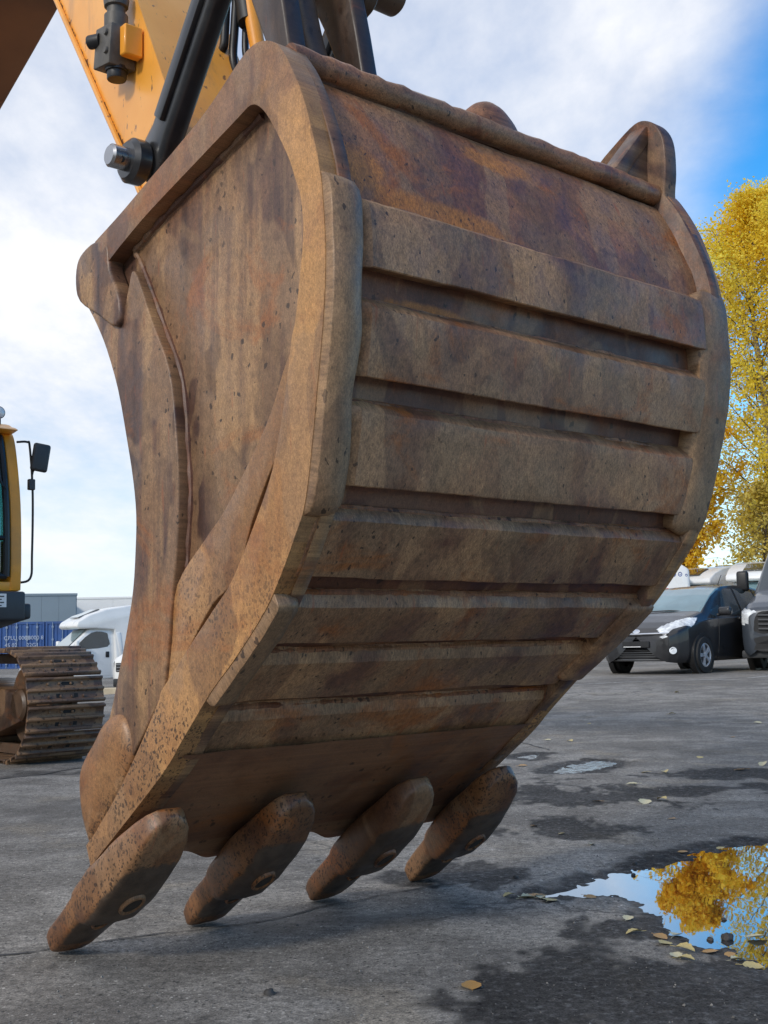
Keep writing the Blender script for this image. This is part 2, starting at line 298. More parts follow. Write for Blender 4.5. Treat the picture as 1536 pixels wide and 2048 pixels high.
bucket = thing('excavator_bucket', 'huge rusty brown excavator bucket with four teeth resting on the wet asphalt', 'bucket', P0, RZ)
def B(a, u, z): return Vector((a, -u, z))
uv_side = lambda c: (-c.y, c.z)
def plate(name, poly, a0, a1, mat, bevel=0.01, seg=3, far=False, label=None, parent=None):
    mb = MB()
    if far: fa = lambda p: B(afar(p[1])-a0, p[0], p[1]); fb = lambda p: B(afar(p[1])-a1, p[0], p[1])
    else: fa = lambda p: B(a0, p[0], p[1]); fb = lambda p: B(a1, p[0], p[1])
    mb.prism(poly, fa, fb)
    o = mesh_obj(name, mb, mat, parent or bucket, bevel, seg, uvf=uv_side, ang=50)
    if label: o['label'] = label
    return o
# near side: panel sunk between mouth plate, top rim and heel band
inset = [(p[0], p[1]) for p in outline]
plate('side_panel', outline, 0.040, 0.075, M['side'], 0.004, 1)
mp_poly = catmull(mouth[:16], 3) + catmull([(0.255, 1.765), (0.367, 1.75), (0.40, 1.80), (0.434, 1.849)] + ridge[2:], 4) + [(0.56, 0.70), (0.45, 0.585), (0.33, 0.44)]
plate('mouth_plate', mp_poly, 0.004, 0.044, M['side'], 0.010, 3)
band_out = catmull([(0.238, 1.978)]+top+[bandR[1], bandR[2]]+[(p[0]-0.006, p[1]) for p in bandR[3:20]]+bandR[20:], 5)
band_in = catmull([(0.209, 0.316), (0.34, 0.43), (0.47, 0.57), (0.575, 0.70), (0.592, 0.732)], 4)+catmull(wingR[::-1], 4)[1:]+catmull(bandL[1:][::-1]+[(1.03, 2.092), (0.995, 2.106), (0.95, 2.095)], 4)[1:]+catmull([rimlow[2], rimlow[1], rimlow[0]], 5)+[(0.31, 1.90)]
plate('edge_band', band_out+band_in, -0.008, 0.046, M['band'], 0.022, 4)
wl = catmull(wingL, 4); wr = catmull([(wingR[i][0]-d, wingR[i][1]+d*0.6) for i, d in enumerate((0, .006, .010, .030, .032, .012, .030, .018, 0))], 4)
plate('side_wear_plate', wl+wr[::-1][1:-1], 0.012, 0.046, M['band'], 0.014, 3)
plate('hinge_corner_plate', catmull(boss, 3, True), -0.012, 0.04, M['side'], 0.010, 3)
def cutter_dome():
    mb = MB(); C_ = catmull(cutter, 6, True); cx_ = sum(p[0] for p in C_)/len(C_); cz_ = sum(p[1] for p in C_)/len(C_); P = []
    lv = [(.97, .06), (.97, .022), (.955, .010), (.92, -.002), (.86, -.010), (.77, -.016), (.64, -.020), (.46, -.023), (.28, -.025), (.06, -.026)]
    for rr_, a in lv:
        row = []
        for p in C_+[C_[0]]:
            u_, z_ = cx_+(p[0]-cx_)*rr_, cz_+(p[1]-cz_)*rr_; k_ = smooth01(((u_-cx_)*.62-(z_-cz_)*.38+.02)/.14)     # flatten towards the band
            row.append(B(a if a > .05 else a*(1-.80*k_)+(-.002)*k_, u_, z_))
        P.append(row)
    mb.grid(P); n_ = len(C_)+1; mb.f.append(tuple((len(P)-1)*n_+k for k in range(n_-1))[::-1]); return mb
mesh_obj('side_cutter', cutter_dome(), M['cutter'], bucket, uvf=uv_side, ang=70)
mbw = MB()      # welds along the mouth plate and under the rim
rw = catmull(ridge, 6); rw = [(p[0]+0.002*math.sin(i*0.7), p[1]) for i, p in enumerate(rw)]
mbw.tube([B(0.040, p[0]+.002, p[1]) for p in rw], [0.009+0.002*math.sin(i*1.9) for i in range(len(rw))], 8)
rl = catmull(rimlow, 8); mbw.tube([B(0.040, p[0], p[1]-0.004) for p in rl], [0.010+0.003*math.sin(i*1.9) for i in range(len(rl))], 8)
mesh_obj('weld_seam', mbw, M['groove'], bucket, uvf=uv_side)
# far side
plate('side_panel', outline, 0.06, 0.02, M['side'], 0.006, 1, far=True)
plate('edge_band', band_out+band_in, 0.045, -0.004, M['band'], 0.012, 2, far=True)
plate('side_cutter', catmull(cutter, 4, True), 0.04, -0.05, M['cutter'], 0.03, 3, far=True)
# curved back: base sheet and the strips welded across it
OC = catmull(bandR, 10)
OC = np.array(OC); seg = np.r_[0, np.cumsum(np.hypot(*np.diff(OC, axis=0).T))]
def arc_at(u, z): i = np.argmin((OC[:, 0]-u)**2+(OC[:, 1]-z)**2); return seg[i]
def on_curve(s, d=0.0):
    u = np.interp(s, seg, OC[:, 0]); z = np.interp(s, seg, OC[:, 1])
    e = 0.03; du = np.interp(s+e, seg, OC[:, 0])-np.interp(s-e, seg, OC[:, 0]); dz = np.interp(s+e, seg, OC[:, 1])-np.interp(s-e, seg, OC[:, 1])
    l = math.hypot(du, dz)+1e-9
    return u+d*(-dz/l)*1.0, z+d*(du/l)*1.0        # outward normal (right-hand side of the downward curve)
SIGN = 1.0
_t = on_curve(1.0, 0.05)
if _t[0] < on_curve(1.0)[0]: SIGN = -1.0
S_END = arc_at(0.633, 0.549)+0.05
BASE = -0.044
def shell_pt(t, s, d):
    u, z = on_curve(s, d*SIGN); a = 0.03 + t*(afar(z)-0.055)
    return a, u, z
def wob(x, y, k=0.0): return noise.noise(Vector((x*3.1+k, y*3.7, k*1.3)))
def shell_sheet():
    mb = MB(); uvs = []; NS, NA = 110, 60
    s0, s1 = 0.02, S_END
    for dd, flip in ((BASE, 0), (BASE-0.03, 1)):
        P = []
        for i in range(NS):
            s = s0+(s1-s0)*i/(NS-1); row = []
            for j in range(NA):
                t = j/(NA-1); d = dd+0.006*wob(t*1.5, s*1.5, 2) + 0.002*wob(t*7, s*7, 5)
                a, u, z = shell_pt(t, s, d); row.append(B(a, u, z))
            P.append(row)
        mb.grid(P)
    return mb
SH_S = {}
def uv_shell(c):        # (across, down the curve)
    q = np.array((-c.y, c.z)); i = int(np.argmin((OC[:, 0]-q[0])**2+(OC[:, 1]-q[1])**2)); i0, i1 = max(0, i-2), min(len(OC)-1, i+2)
    t = OC[i1]-OC[i0]; l = float(np.hypot(*t))+1e-9; return (c.x, float(seg[i]+np.dot(q-OC[i], t)/l))
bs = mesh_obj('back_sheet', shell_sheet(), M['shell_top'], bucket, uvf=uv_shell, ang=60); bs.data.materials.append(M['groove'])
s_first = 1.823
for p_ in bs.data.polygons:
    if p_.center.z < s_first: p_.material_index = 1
strips = [((1.27, 1.823), (1.274, 1.673), .05, .945, .046), ((1.272, 1.583), (1.252, 1.429), .05, .945, .046), ((1.236, 1.357), (1.203, 1.19), .05, .945, .043), ((1.179, 1.114), (1.101, 0.995), -.012, 1.0, .041), ((1.044, 0.929), (0.965, 0.832), .01, .985, .037), ((0.895, 0.784), (0.79, 0.683), -.005, .975, .034), ((0.724, 0.649), (0.633, 0.549), -.005, 1.0, .033)]
for k, (pt, pb, t0, t1, th) in enumerate(strips):
    sa, sb = arc_at(*pt), arc_at(*pb); NA, mb = 72, MB(); rows = []
    prof = [(sa-0.030, BASE-0.006), (sa-0.022, BASE+0.007), (sa-0.008, BASE+th*0.66), (sa+0.004, BASE+th*0.95)] + [(sa+(sb-sa)*f, BASE+th) for f in (.15, .3, .5, .7, .85, .95)] + [(sb, BASE+th*0.985), (sb+0.0025, BASE+th*0.93), (sb-0.002, BASE+th*0.5), (sb-0.006, BASE-0.006)]
    for pi, (s, d) in enumerate(prof):
        row = []
        for j in range(NA):
            t = t0+(t1-t0)*j/(NA-1)
            e_top = 0.003*wob(t*2.2, k*3.0, 1)+0.002*wob(t*11, k*2, 3); e_bot = (0.002+0.0035*max(0, k-2))*wob(t*1.8, k*5.0, 7)+0.0018*wob(t*12, k*2, 9)
            ss = s+(e_top if pi < 5 else 0)+(e_bot if pi > 8 else 0)
            dd = d+(0.0020*wob(t*3, ss*4, k)+0.0009*wob(t*14, ss*16, k) if 0 < pi < len(prof)-1 else 0)
            if j in (0, NA-1): dd = min(dd, BASE+th*0.55)
            a, u, z = shell_pt(t, ss, dd); row.append(B(a, u, z))
        rows.append(row)
    rows.append(rows[0]); mb.grid(rows)
    n = len(prof)
    mb.f.append(tuple(i*NA for i in range(n))); mb.f.append(tuple(i*NA+NA-1 for i in range(n))[::-1])
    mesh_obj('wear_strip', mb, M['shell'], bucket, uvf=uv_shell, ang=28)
# the weld laid along the upper edge of each strip
for k, (pt, pb, t0, t1, th) in enumerate(strips):
    sa = arc_at(*pt); mb = MB(); NA = 90; path = []; rr = []
    for j in range(NA):
        t = max(0.0, t0)+(min(1, t1)-max(0, t0))*j/(NA-1)
        a, u, z = shell_pt(t, sa-0.016+0.004*wob(t*4, k, 2), BASE+0.004); path.append(B(a, u, z)); rr.append(0.009+0.003*wob(t*30, k, 4))
    mb.tube(path, rr, 8); mesh_obj('weld_seam', mb, M['weld'], bucket, uvf=uv_shell)
# heel shrouds wrapping both lower corners
def shroud(s0, s1, wide, proud, far, mat, label=None):
    mb = MB(); NS, prof = 40, [(-0.002, -0.05), (-0.006, 0.0), (0.002, 0.55), (0.018, 0.92), (0.04, 1.0), (0.6, 1.0), (0.86, 0.86), (0.97, 0.55), (1.0, -0.9)]
    P = []
    for i in range(NS):
        f = i/(NS-1); s = s0+(s1-s0)*f
        end = math.sqrt(max(0, 1-(max(0, 1-min(f, 1-f)/0.075))**2)); row = []
        for (wf, hf) in prof:
            aw = (wide*(0.55+0.45*end)*(1+0.10*wob(s*2.2, 3 if far else 1, 2)))*wf if wf > 0.5 else wide*wf
            d = -0.020+(proud+0.020)*hf*(0.25+0.75*end)+0.003*wob(s*5, wf, 8)
            if hf < 0: d = -0.05
            u, z = on_curve(s, d*SIGN)
            a = (afar(z)+0.004-aw) if far else (-0.006+aw)
            row.append(B(a, u, z))
        P.append(row)
    mb.grid(P); n = len(prof)
    mb.f.append(tuple(range(n))); mb.f.append(tuple((NS-1)*n+q for q in range(n))[::-1])
    return mesh_obj('heel_shroud', mb, mat, bucket, uvf=uv_shell, ang=60)
sh_a = (arc_at(1.259, 1.873), arc_at(1.179, 1.110)); sh_b = (arc_at(1.075, 0.95), arc_at(0.795, 0.712))
shroud(*sh_a, 0.100, 0.020, False, M['heel']); shroud(*sh_b, 0.075, 0.026, False, M['heel'])
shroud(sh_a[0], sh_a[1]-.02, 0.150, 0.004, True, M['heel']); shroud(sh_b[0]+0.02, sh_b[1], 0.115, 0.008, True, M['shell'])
# rolled bar along the top back edge, flat top plate with hinge ears behind it
mb = MB(); path = [B(0.05+1.45*j/50, 1.072+0.004*wob(j*.2, 1), 2.214+0.005*wob(j*.23, 2)) for j in range(51)]; mb.tube(path, [0.032+.003*wob(j*.35, 4) for j in range(51)], 14); mesh_obj('top_bar', mb, M['shell_top'], bucket, uvf=lambda c: (c.x, (c.z-c.y)*2))
mb = MB(); mb.prism([(0.24, 1.93), (0.24, 1.972), (1.03, 2.235), (1.06, 2.20)], lambda p: B(0.05, *p), lambda p: B(1.49, *p)); mesh_obj('top_plate', mb, M['side'], bucket, 0.004, 1, uvf=uv_side)
for a0 in (0.50, 1.08):
    ear = catmull([(0.0, 1.98), (-0.17, 2.06), (-0.20, 2.17), (-0.10, 2.25), (0.2, 2.27), (0.44, 2.38), (0.55, 2.45), (0.66, 2.38), (0.72, 2.20), (0.6, 2.06)], 4, True)
    mb = MB(); mb.prism(ear, lambda p: B(a0, *p), lambda p: B(a0+0.06, *p)); mesh_obj('hinge_ear', mb, M['side'], bucket, 0.006, 2, uvf=uv_side)
mb = MB()
NB = 20; P = []
for i in range(NB):
    f = i/(NB-1); row = []
    for j in range(13):
        g = j/12*math.pi; rr = math.sin(math.pi*min(1, f*1.0))**0.7 if 0 < f < 1 else 0.02
        row.append(B(0.63+0.25*f, 1.045-0.055*math.cos(g)*rr**0.5, 2.205+0.112*rr*math.sin(g)))
    P.append(row)
mb.grid(P); mesh_obj('lifting_lug', mb, M['shell_top'], bucket, uvf=uv_side)
# corner ear on the far side
ear = catmull([(0.80, 2.16), (0.832, 2.30), (0.854, 2.372), (0.928, 2.425), (1.010, 2.468), (1.060, 2.462), (1.100, 2.425), (1.120, 2.37), (1.122, 2.281), (1.115, 2.19), (1.150, 2.06), (1.196, 1.96), (1.14, 1.96), (1.07, 2.06)], 4, True)
ce = plate('corner_ear', ear, 0.060, 0.0, M['side'], 0.010, 3, far=True)
mb = MB(); mb.prism([(1.25, 2.215), (1.32, 2.215), (1.50, 2.42), (1.50, 2.455), (1.46, 2.44)], lambda p: B(p[0], 1.000, p[1]), lambda p: B(p[0], 1.062, p[1])); mb.prism([(1.25, 2.200), (1.505, 2.08), (1.505, 2.445)], lambda p: B(p[0], 1.003, p[1]), lambda p: B(p[0], 1.054, p[1])); mesh_obj('gusset', mb, M['side'], ce, 0.006, 2, uvf=uv_side)
# cutting lip with scalloped edge between the teeth
TE = [(0.036, 0.040), (0.474, 0.442), (0.942, 0.895), (1.383, 1.255)]     # tooth: (tip, upper end) across the bucket
def lip_mesh():
    mb = MB(); NA, NS = 120, 14; tops = []; uL0, zL0 = 0.66, 0.571; uL1, zL1 = 0.235, 0.243
    l = math.hypot(uL0-uL1, zL0-zL1); nu, nz = (zL0-zL1)/l, -(uL0-uL1)/l
    for side in (0.0, 1.0):
        P = []
        for j in range(NA):
            t = j/(NA-1); row = []
            a_mid = 0.0+t*1.335
            dist = min(abs(a_mid-(0.6*c0+0.4*c1)) for c0, c1 in TE); arc = 0.060*(1-smooth01((dist-0.070)/0.135)) - 0.018
            for i in range(NS):
                f = i/(NS-1); ext = 1+arc/l*f if i == NS-1 or True else 1
                u = uL0+(uL1-uL0)*f*ext; z = zL0+(zL1-zL0)*f*ext
                a = 0.02+t*(afar(z)-0.03)
                d = 0.0 if side == 0 else -0.055*(1-0.35*f)
                d += -0.010 + 0.003*wob(a*3, f*3, side)
                if i == NS-1: d = d if side else d-0.008
                row.append(B(a, u+nu*d, z+nz*d))
            P.append(row)
        mb.grid(P)
    k = NA*NS
    for j in range(NA-1): a = j*NS+NS-1; mb.f.append((a, a+NS, k+a+NS, k+a))
    return mb
lipm = rust('rust_lip', (0.165, 0.088, 0.055), (0.255, 0.150, 0.088), (0.28, 0.16, 0.085), orange=0.6, streak=0.3, spots=0.08, streak_scale=(8, 2), slant=0.5, fine=0.45, grey=0.15, rough=0.55, seed=13.0)
mesh_obj('cutting_lip', lip_mesh(), lipm, bucket, uvf=uv_side, ang=70)
# teeth
def make_tooth(ct, cu):
    T0 = B(ct, 0.030, 0.038); T1 = B(cu, 0.560, 0.408); ax = (T1-T0); Ln = ax.length; ax.normalize()
    wdir = Vector((1, 0, 0)); wdir = (wdir-ax*wdir.dot(ax)).normalized(); ndir = ax.cross(wdir)
    if ndir.z > 0: ndir = -ndir                   # points down and outwards, to the worn face
    st = [(-0.040, .016, .009, 0), (-0.030, .044, .021, 0), (-0.012, .058, .030, 0), (0.02, .064, .036, 0), (0.08, .067, .040, 0), (0.16, .070, .043, 0), (0.195, .071, .045, 0), (0.222, .080, .056, 0.006), (0.25, .084, .064, 0.010), (0.34, .086, .067, 0.011), (0.45, .085, .062, 0.010), (0.53, .081, .053, 0.007), (0.60, .073, .043, 0.001), (0.64, .060, .034, -0.005), (0.665, .042, .025, -0.010), (0.68, .014, .010, -0.014)]
    ss = [p[0]*Ln/0.66 for p in st]; n = 28; f = np.linspace(0, len(st)-1, 46); arr = np.array(st); sx = np.arange(len(st)); P = []
    for q in f:
        s, hw, ht, off = (np.interp(q, sx, arr[:, c]) for c in range(4)); row = []
        for k in range(n):
            th = 2*math.pi*k/n; e = 2/5.2; c, sn = math.cos(th), math.sin(th)
            x = math.copysign(abs(c)**e, c)*hw; y = math.copysign(abs(sn)**e, sn)*ht+off
            if y > 0: y = y*(0.92+0.08*math.cos(x/hw*1.2))
            wv = 0.003*noise.noise(Vector((x*14+ct*9, y*14, s*9)))
            row.append(T0+ax*(s*Ln/0.66)+wdir*(x+wv)+ndir*(y+wv))
        row.append(row[0]); P.append(row)
    mb = MB(); mb.grid(P); mb.f.append(tuple(range(n))); mb.f.append(tuple((len(P)-1)*(n+1)+k for k in range(n))[::-1])
    uvt = lambda c: (c.x, (Vector(c)-T0).dot(ax))
    o = mesh_obj('tooth', mb, M['tooth'], bucket, uvf=uvt, ang=60); wv_ = []
    for v in o.data.vertices:       # rubbed dark steel on the outward face
        s_ = (v.co-T0).dot(ax)*0.66/Ln; y_ = (v.co-T0).dot(ndir); h_ = max(.02, float(np.interp(s_, arr[:, 0], arr[:, 2])+np.interp(s_, arr[:, 0], arr[:, 3]))); wv_.append(max(0, min(1, (y_/h_-.55)/.40))*smooth01((s_-.00)/.10)*smooth01((.60-s_)/.12))
    ta = o.data.attributes.new('worn', 'FLOAT', 'POINT'); ta.data.foreach_set('value', np.array(wv_, np.float32))
    def oval(s, x, rx_, ry_, h, name, mat, ring):
        s *= Ln/0.66; q = [np.interp(s*0.66/Ln, arr[:, 0], arr[:, c]) for c in (2, 3)]
        c0 = T0+ax*s+wdir*x+ndir*((q[0]+q[1])*(0.92+0.08*math.cos(x/0.085*1.2))-0.001)
        mbp = MB(); n = 22
        Mx = Matrix.Translation(c0) @ Matrix((wdir, ax, ndir)).transposed().to_4x4() @ Matrix.Diagonal((rx_, ry_, 1, 1))
        prof = [(1.12, -0.004), (1.06, 0.0055), (0.97, 0.0085), (0.86, 0.0080), (0.76, 0.003)] if ring else [(0.80, -0.006), (0.80, 0.0040), (0.62, 0.0050), (0.5, 0.0064), (0.2, 0.0066)]
        mbp.lathe(prof, Mx, n)
        mesh_obj(name, mbp, mat, o, uvf=uvt, ang=60)
    for (s, x, r1, r2) in ((0.36, 0.005, .030, .046), (0.195, -0.004, .022, .030)):
        oval(s, x, r1, r2, 0, 'pin_ring', M['tooth'], True)
        oval(s, x, r1, r2, 0, 'pin_head', M['hole'], False)
    return o
for ct, cu in TE: make_tooth(ct, cu)

# ================================================================ GROUND AND WATER
def vnoise(x, y, seed):
    xi = np.floor(x).astype(np.int64); yi = np.floor(y).astype(np.int64); xf = x-xi; yf = y-yi
    def h(i, j):
        n = (i*374761393+j*668265263+seed*982451653) & 0x7fffffff; n = ((n ^ (n >> 13))*1274126177) & 0x7fffffff
        return ((n ^ (n >> 16)) & 0xffff)/65535.0
    sx = xf*xf*(3-2*xf); sy = yf*yf*(3-2*yf)
    return (h(xi, yi)*(1-sx)+h(xi+1, yi)*sx)*(1-sy)+(h(xi, yi+1)*(1-sx)+h(xi+1, yi+1)*sx)*sy
def fbm(x, y, seed=1, o=5):
    v = 0; a = 0.5; t = 0
    for k in range(o): v = v+a*vnoise(x*2**k, y*2**k, seed+k); t += a; a *= 0.55
    return v/t
def sst(x, a, b): t = np.clip((x-a)/(b-a), 0, 1); return t*t*(3-2*t)
def poly_sd(x, y, poly):            # signed distance, positive inside
    d = np.full(x.shape, 1e9); ins = np.zeros(x.shape, bool); n = len(poly)
    for i in range(n):
        (x0, y0), (x1, y1) = poly[i], poly[(i+1) % n]; ex, ey = x1-x0, y1-y0
        t = np.clip(((x-x0)*ex+(y-y0)*ey)/(ex*ex+ey*ey), 0, 1); d = np.minimum(d, np.hypot(x-x0-t*ex, y-y0-t*ey))
        c = ((y0 <= y) != (y1 <= y)); ins ^= c & (x < ex*(y-y0)/(ey if ey else 1e-9)+x0)
    return np.where(ins, d, -d)
PUD = [[(0.46, 4.08), (0.60, 4.23), (0.73, 4.37), (0.90, 4.55), (1.05, 4.68), (1.28, 4.92), (1.60, 5.06), (2.3, 4.9), (2.6, 4.2), (2.1, 3.3), (1.3, 3.05), (0.97, 3.19), (0.90, 3.31), (0.86, 3.45), (0.81, 3.58), (0.80, 3.8), (0.80, 4.00), (0.71, 4.10), (0.57, 4.06)],
       [(0.98, 7.81), (1.15, 8.18), (1.42, 8.43), (1.61, 8.25), (1.42, 7.88), (1.22, 7.62), (1.03, 7.63)],
       [(0.93, 8.75), (1.1, 8.9), (1.0, 8.5)]]
WATER_Z = -0.0115
def ground_z(x, y, fine=True):
    x = np.asarray(x, float); y = np.asarray(y, float)
    z = 0.16*sst(y, 9, 20)*sst(x, -1, 4)
    z = z-0.60*sst(-x, 2.2, 8)*sst(y, 15, 38)+0.25*sst(y, 45, 66)*sst(-x, 6, 14)
    if fine:
        near = 1-sst(y, 12, 24)
        z = z+near*(0.010*(fbm(x*1.1, y*0.9, 3)-0.5)+0.007*(fbm(x*5, y*5, 11)-0.5)*sst(y, 1, 2))
        for k, P in enumerate(PUD):
            sd = poly_sd(x, y, P)+0.13*(fbm(x*4.0, y*3.0, 21)-0.5)+0.10*(fbm(x*14, y*10, 31)-0.5)
            z = z-(0.022 if k == 0 else 0.016)*sst(sd, -0.16, 0.16)+0.006*sst(sd, -.25, -.05)*sst(-sd, -.16, .02)*(fbm(x*34, y*26, 61, 3)-0.5)*2
    return z
def gz(x, y): return float(ground_z(np.array([x]), np.array([y]))[0])
gx = np.unique(np.round(np.r_[np.linspace(-1200, -60, 10), np.linspace(-60, -12, 25), np.arange(-12, -3, .3), np.arange(-3, 0.1, 0.05), np.arange(0.1, 1.75, 0.014), np.arange(1.75, 3.4, 0.05), np.arange(3.4, 14, .35), np.linspace(14, 60, 24), np.linspace(60, 1200, 10)], 4))
gy = np.unique(np.round(np.r_[np.linspace(-400, -10, 8), np.arange(-10, 1.5, .5), np.arange(1.5, 2.7, 0.04), np.arange(2.7, 5.3, 0.018), np.arange(5.3, 9.5, 0.04), np.arange(9.5, 26, .3), np.linspace(26, 90, 40), np.linspace(90, 2000, 14)], 4))
X, Y = np.meshgrid(gx, gy); Z = ground_z(X, Y)
me = bpy.data.meshes.new('ground'); nx, ny = len(gx), len(gy)
co = np.stack([X, Y, Z], -1).reshape(-1, 3); ii = np.arange((ny-1)*(nx-1)); r_, c_ = ii//(nx-1), ii % (nx-1); a_ = r_*nx+c_
fa = np.stack([a_, a_+1, a_+nx+1, a_+nx], -1)
me.vertices.add(len(co)); me.vertices.foreach_set('co', co.ravel()); me.loops.add(fa.size); me.loops.foreach_set('vertex_index', fa.ravel().astype(np.int32))
me.polygons.add(len(fa)); me.polygons.foreach_set('loop_start', np.arange(0, fa.size, 4, dtype=np.int32)); me.polygons.foreach_set('use_smooth', np.ones(len(fa), bool)); me.update(calc_edges=True)
# damp and dirty patches that lie on the yard
wet = np.zeros(X.shape); n_a = fbm(X*2.6, Y*1.5, 41); n_b = fbm(X*9, Y*5, 51); n_c = fbm(X*26, Y*17, 55, 3)
for (cx, cy, sx, sy, am) in ((1.15, 6.5, .55, .50, 1.0), (1.85, 6.75, .6, .26, .9), (0.80, 5.45, .32, .40, .85), (0.22, 4.42, .30, .22, 1.0), (0.60, 2.95, .40, .36, .85), (1.05, 2.85, .5, .45, .9), (0.72, 3.62, .18, .20, .85), (2.15, 7.4, .9, .32, .95), (1.42, 4.90, .45, .2, .7), (0.86, 6.6, .3, .3, .7), (-0.02, 3.78, .55, .16, .5), (-1.75, 6.4, .5, .6, .45), (1.2, 3.05, .4, .3, .8), (0.30, 2.75, .2, .14, .6), (-0.3, 3.02, .06, .035, .6), (1.0, 8.0, .9, .6, .45), (-.9, 4.9, .5, .5, .4), (-.35, 2.6, .4, .2, .35), (2.6, 9.2, 1.0, .6, .45), (-2.2, 8.2, .8, .3, .6), (3.2, 11.5, 1.6, .7, .4), (-0.75, 3.35, .35, .12, .4)):
    d = np.sqrt(((X-cx)/sx)**2+((Y-cy)/sy)**2)+2.4*(n_a-0.5)+1.5*(n_b-0.5)+1.1*(n_c-0.5); wet = np.maximum(wet, am*(1-sst(d, 0.25, 1.25)))
for k, P in enumerate(PUD): wet = np.maximum(wet, sst(poly_sd(X, Y, P)+0.26*(n_a-0.5)+0.16*(n_b-0.5)+.06*(n_c-.5), -0.16, 0.02))
at = me.attributes.new('wet', 'FLOAT', 'POINT'); at.data.foreach_set('value', wet.ravel().astype(np.float32))
def ground_mat():
    m, nt, b = new_mat('asphalt'); h = NT(nt); tc = h.n('TexCoord').outputs['Object']
    big = h.noise(tc, 0.35, 5, 0.6); mid = h.noise(tc, 3.2, 6, 0.62, 0.4); n1 = h.noise(tc, 38, 4, 0.65); fine = h.noise(tc, 170, 3, 0.7)
    c = h.mix(h.ramp(h.math('ADD', h.math('MULTIPLY', big, .55), h.math('MULTIPLY', mid, .45)), .42, .58), (0.158, 0.143, 0.124), (0.278, 0.256, 0.226))
    stn = h.noise(h.map(tc, scale=(1, 1.8, 1), loc=(3, 1, 0)), 1.3, 6, 0.6, 0.8); c = h.mix(h.ramp(stn, .52, .64, 0, .6), c, (0.115, 0.103, 0.090))
    tn = h.noise(h.map(tc, loc=(7, 1, 0)), 1.7, 5, 0.6, 0.5); c = h.mix(h.ramp(tn, .54, .70, 0, .5), c, (0.27, 0.225, 0.165))
    for rt, ofs in ((.55, 0), (-.75, 5)):
        sk = h.noise(h.map(tc, scale=(70, 2.2, 1), rot=(0, 0, rt), loc=(ofs, ofs, 0)), 1.0, 5, .7); c = h.mix(h.ramp(sk, .63, .72, 0, .32), c, (0.40, 0.38, 0.35))
    ck = h.n('TexVoronoi', feature='DISTANCE_TO_EDGE'); wv = h.n('VectorMath', operation='ADD'); nv = h.n('TexNoise'); h.put(tc, nv.inputs['Vector']); nv.inputs['Scale'].default_value = 2.5; nv.inputs['Detail'].default_value = 6; h.put(tc, wv.inputs[0]); h.put(nv.outputs['Color'], wv.inputs[1]); h.put(wv.outputs[0], ck.inputs['Vector']); ck.inputs['Scale'].default_value = .42
    c = h.mix(h.math('MULTIPLY', h.ramp(ck.outputs['Distance'], .010, .003), h.ramp(big, .45, .6, 0, .7)), c, (0.06, 0.055, 0.05))
    # aggregate: light and dark stones of a centimetre and below
    for sc_, amt in ((75, .55), (165, .7)):
        vo = h.n('TexVoronoi'); h.put(tc, vo.inputs['Vector']); vo.inputs['Scale'].default_value = sc_; s = h.n('SeparateColor'); h.put(vo.outputs['Color'], s.inputs[0])
        c = h.mix(h.math('MULTIPLY', h.ramp(vo.outputs['Distance'], .45, .25), amt), c, h.mix(1.0, c, h.mix(h.ramp(s.outputs[0], 0, 1, sm=False), (.50,)*3, (1.55,)*3), 'MULTIPLY'))
        c = h.mix(h.math('MULTIPLY', h.ramp(s.outputs[1], .93, .97), h.ramp(vo.outputs['Distance'], .38, .25, 0, .55)), c, (0.62, 0.58, 0.52))
        c = h.mix(h.math('MULTIPLY', h.ramp(s.outputs[2], .90, .96), h.ramp(vo.outputs['Distance'], .42, .25, 0, .8)), c, (0.035, 0.033, 0.032))
    c = h.mix(1.0, c, h.mix(h.ramp(n1, .3, .7), (.68,)*3, (1.32,)*3), 'MULTIPLY'); c = h.mix(1.0, c, h.mix(h.ramp(fine, .3, .7), (.6,)*3, (1.42,)*3), 'MULTIPLY')
    wa = h.n('Attribute', attribute_name='wet').outputs['Fac']
    wn = h.math('ADD', wa, h.math('MULTIPLY', h.math('SUBTRACT', h.math('ADD', h.math('MULTIPLY', n1, .6), h.math('MULTIPLY', mid, .4)), .5), .75))
    wf = h.ramp(h.math('ADD', wn, h.math('MULTIPLY', h.math('SUBTRACT', fine, .5), .5)), .22, .80); c = h.mix(h.math('MULTIPLY', wf, .92), c, h.mix(1.0, c, (.20, .205, .225), 'MULTIPLY'))
    h.put(c, b.inputs['Base Color']); h.put(h.math('SUBTRACT', .92, h.math('MULTIPLY', wf, h.ramp(n1, .55, .75, .16, .50))), b.inputs['Roughness']); h.put(h.math('SUBTRACT', .35, h.math('MULTIPLY', wf, h.ramp(n1, .5, .7, .27, .05))), b.inputs['Specular IOR Level'])
    hh = h.math('ADD', h.math('MULTIPLY', n1, .45), h.math('ADD', h.math('MULTIPLY', fine, .8), h.math('MULTIPLY', mid, 1.5)))
    h.put(h.bump(hh, .40, .005), b.inputs['Normal']); return m
M['ground'] = ground_mat(); me.materials.append(M['ground'])
go = bpy.data.objects.new('ground', me); COL.objects.link(go); tag(go, kind='structure')
m, nt, b = new_mat('water'); h = NT(nt); b.inputs['Base Color'].default_value = (0.012, 0.013, 0.014, 1); b.inputs['Roughness'].default_value = 0.015; b.inputs['IOR'].default_value = 1.33; b.inputs['Specular IOR Level'].default_value = 1.0
b.inputs['Coat Weight'].default_value = 1.0; b.inputs['Coat Roughness'].default_value = 0.01; b.inputs['Coat IOR'].default_value = 1.9
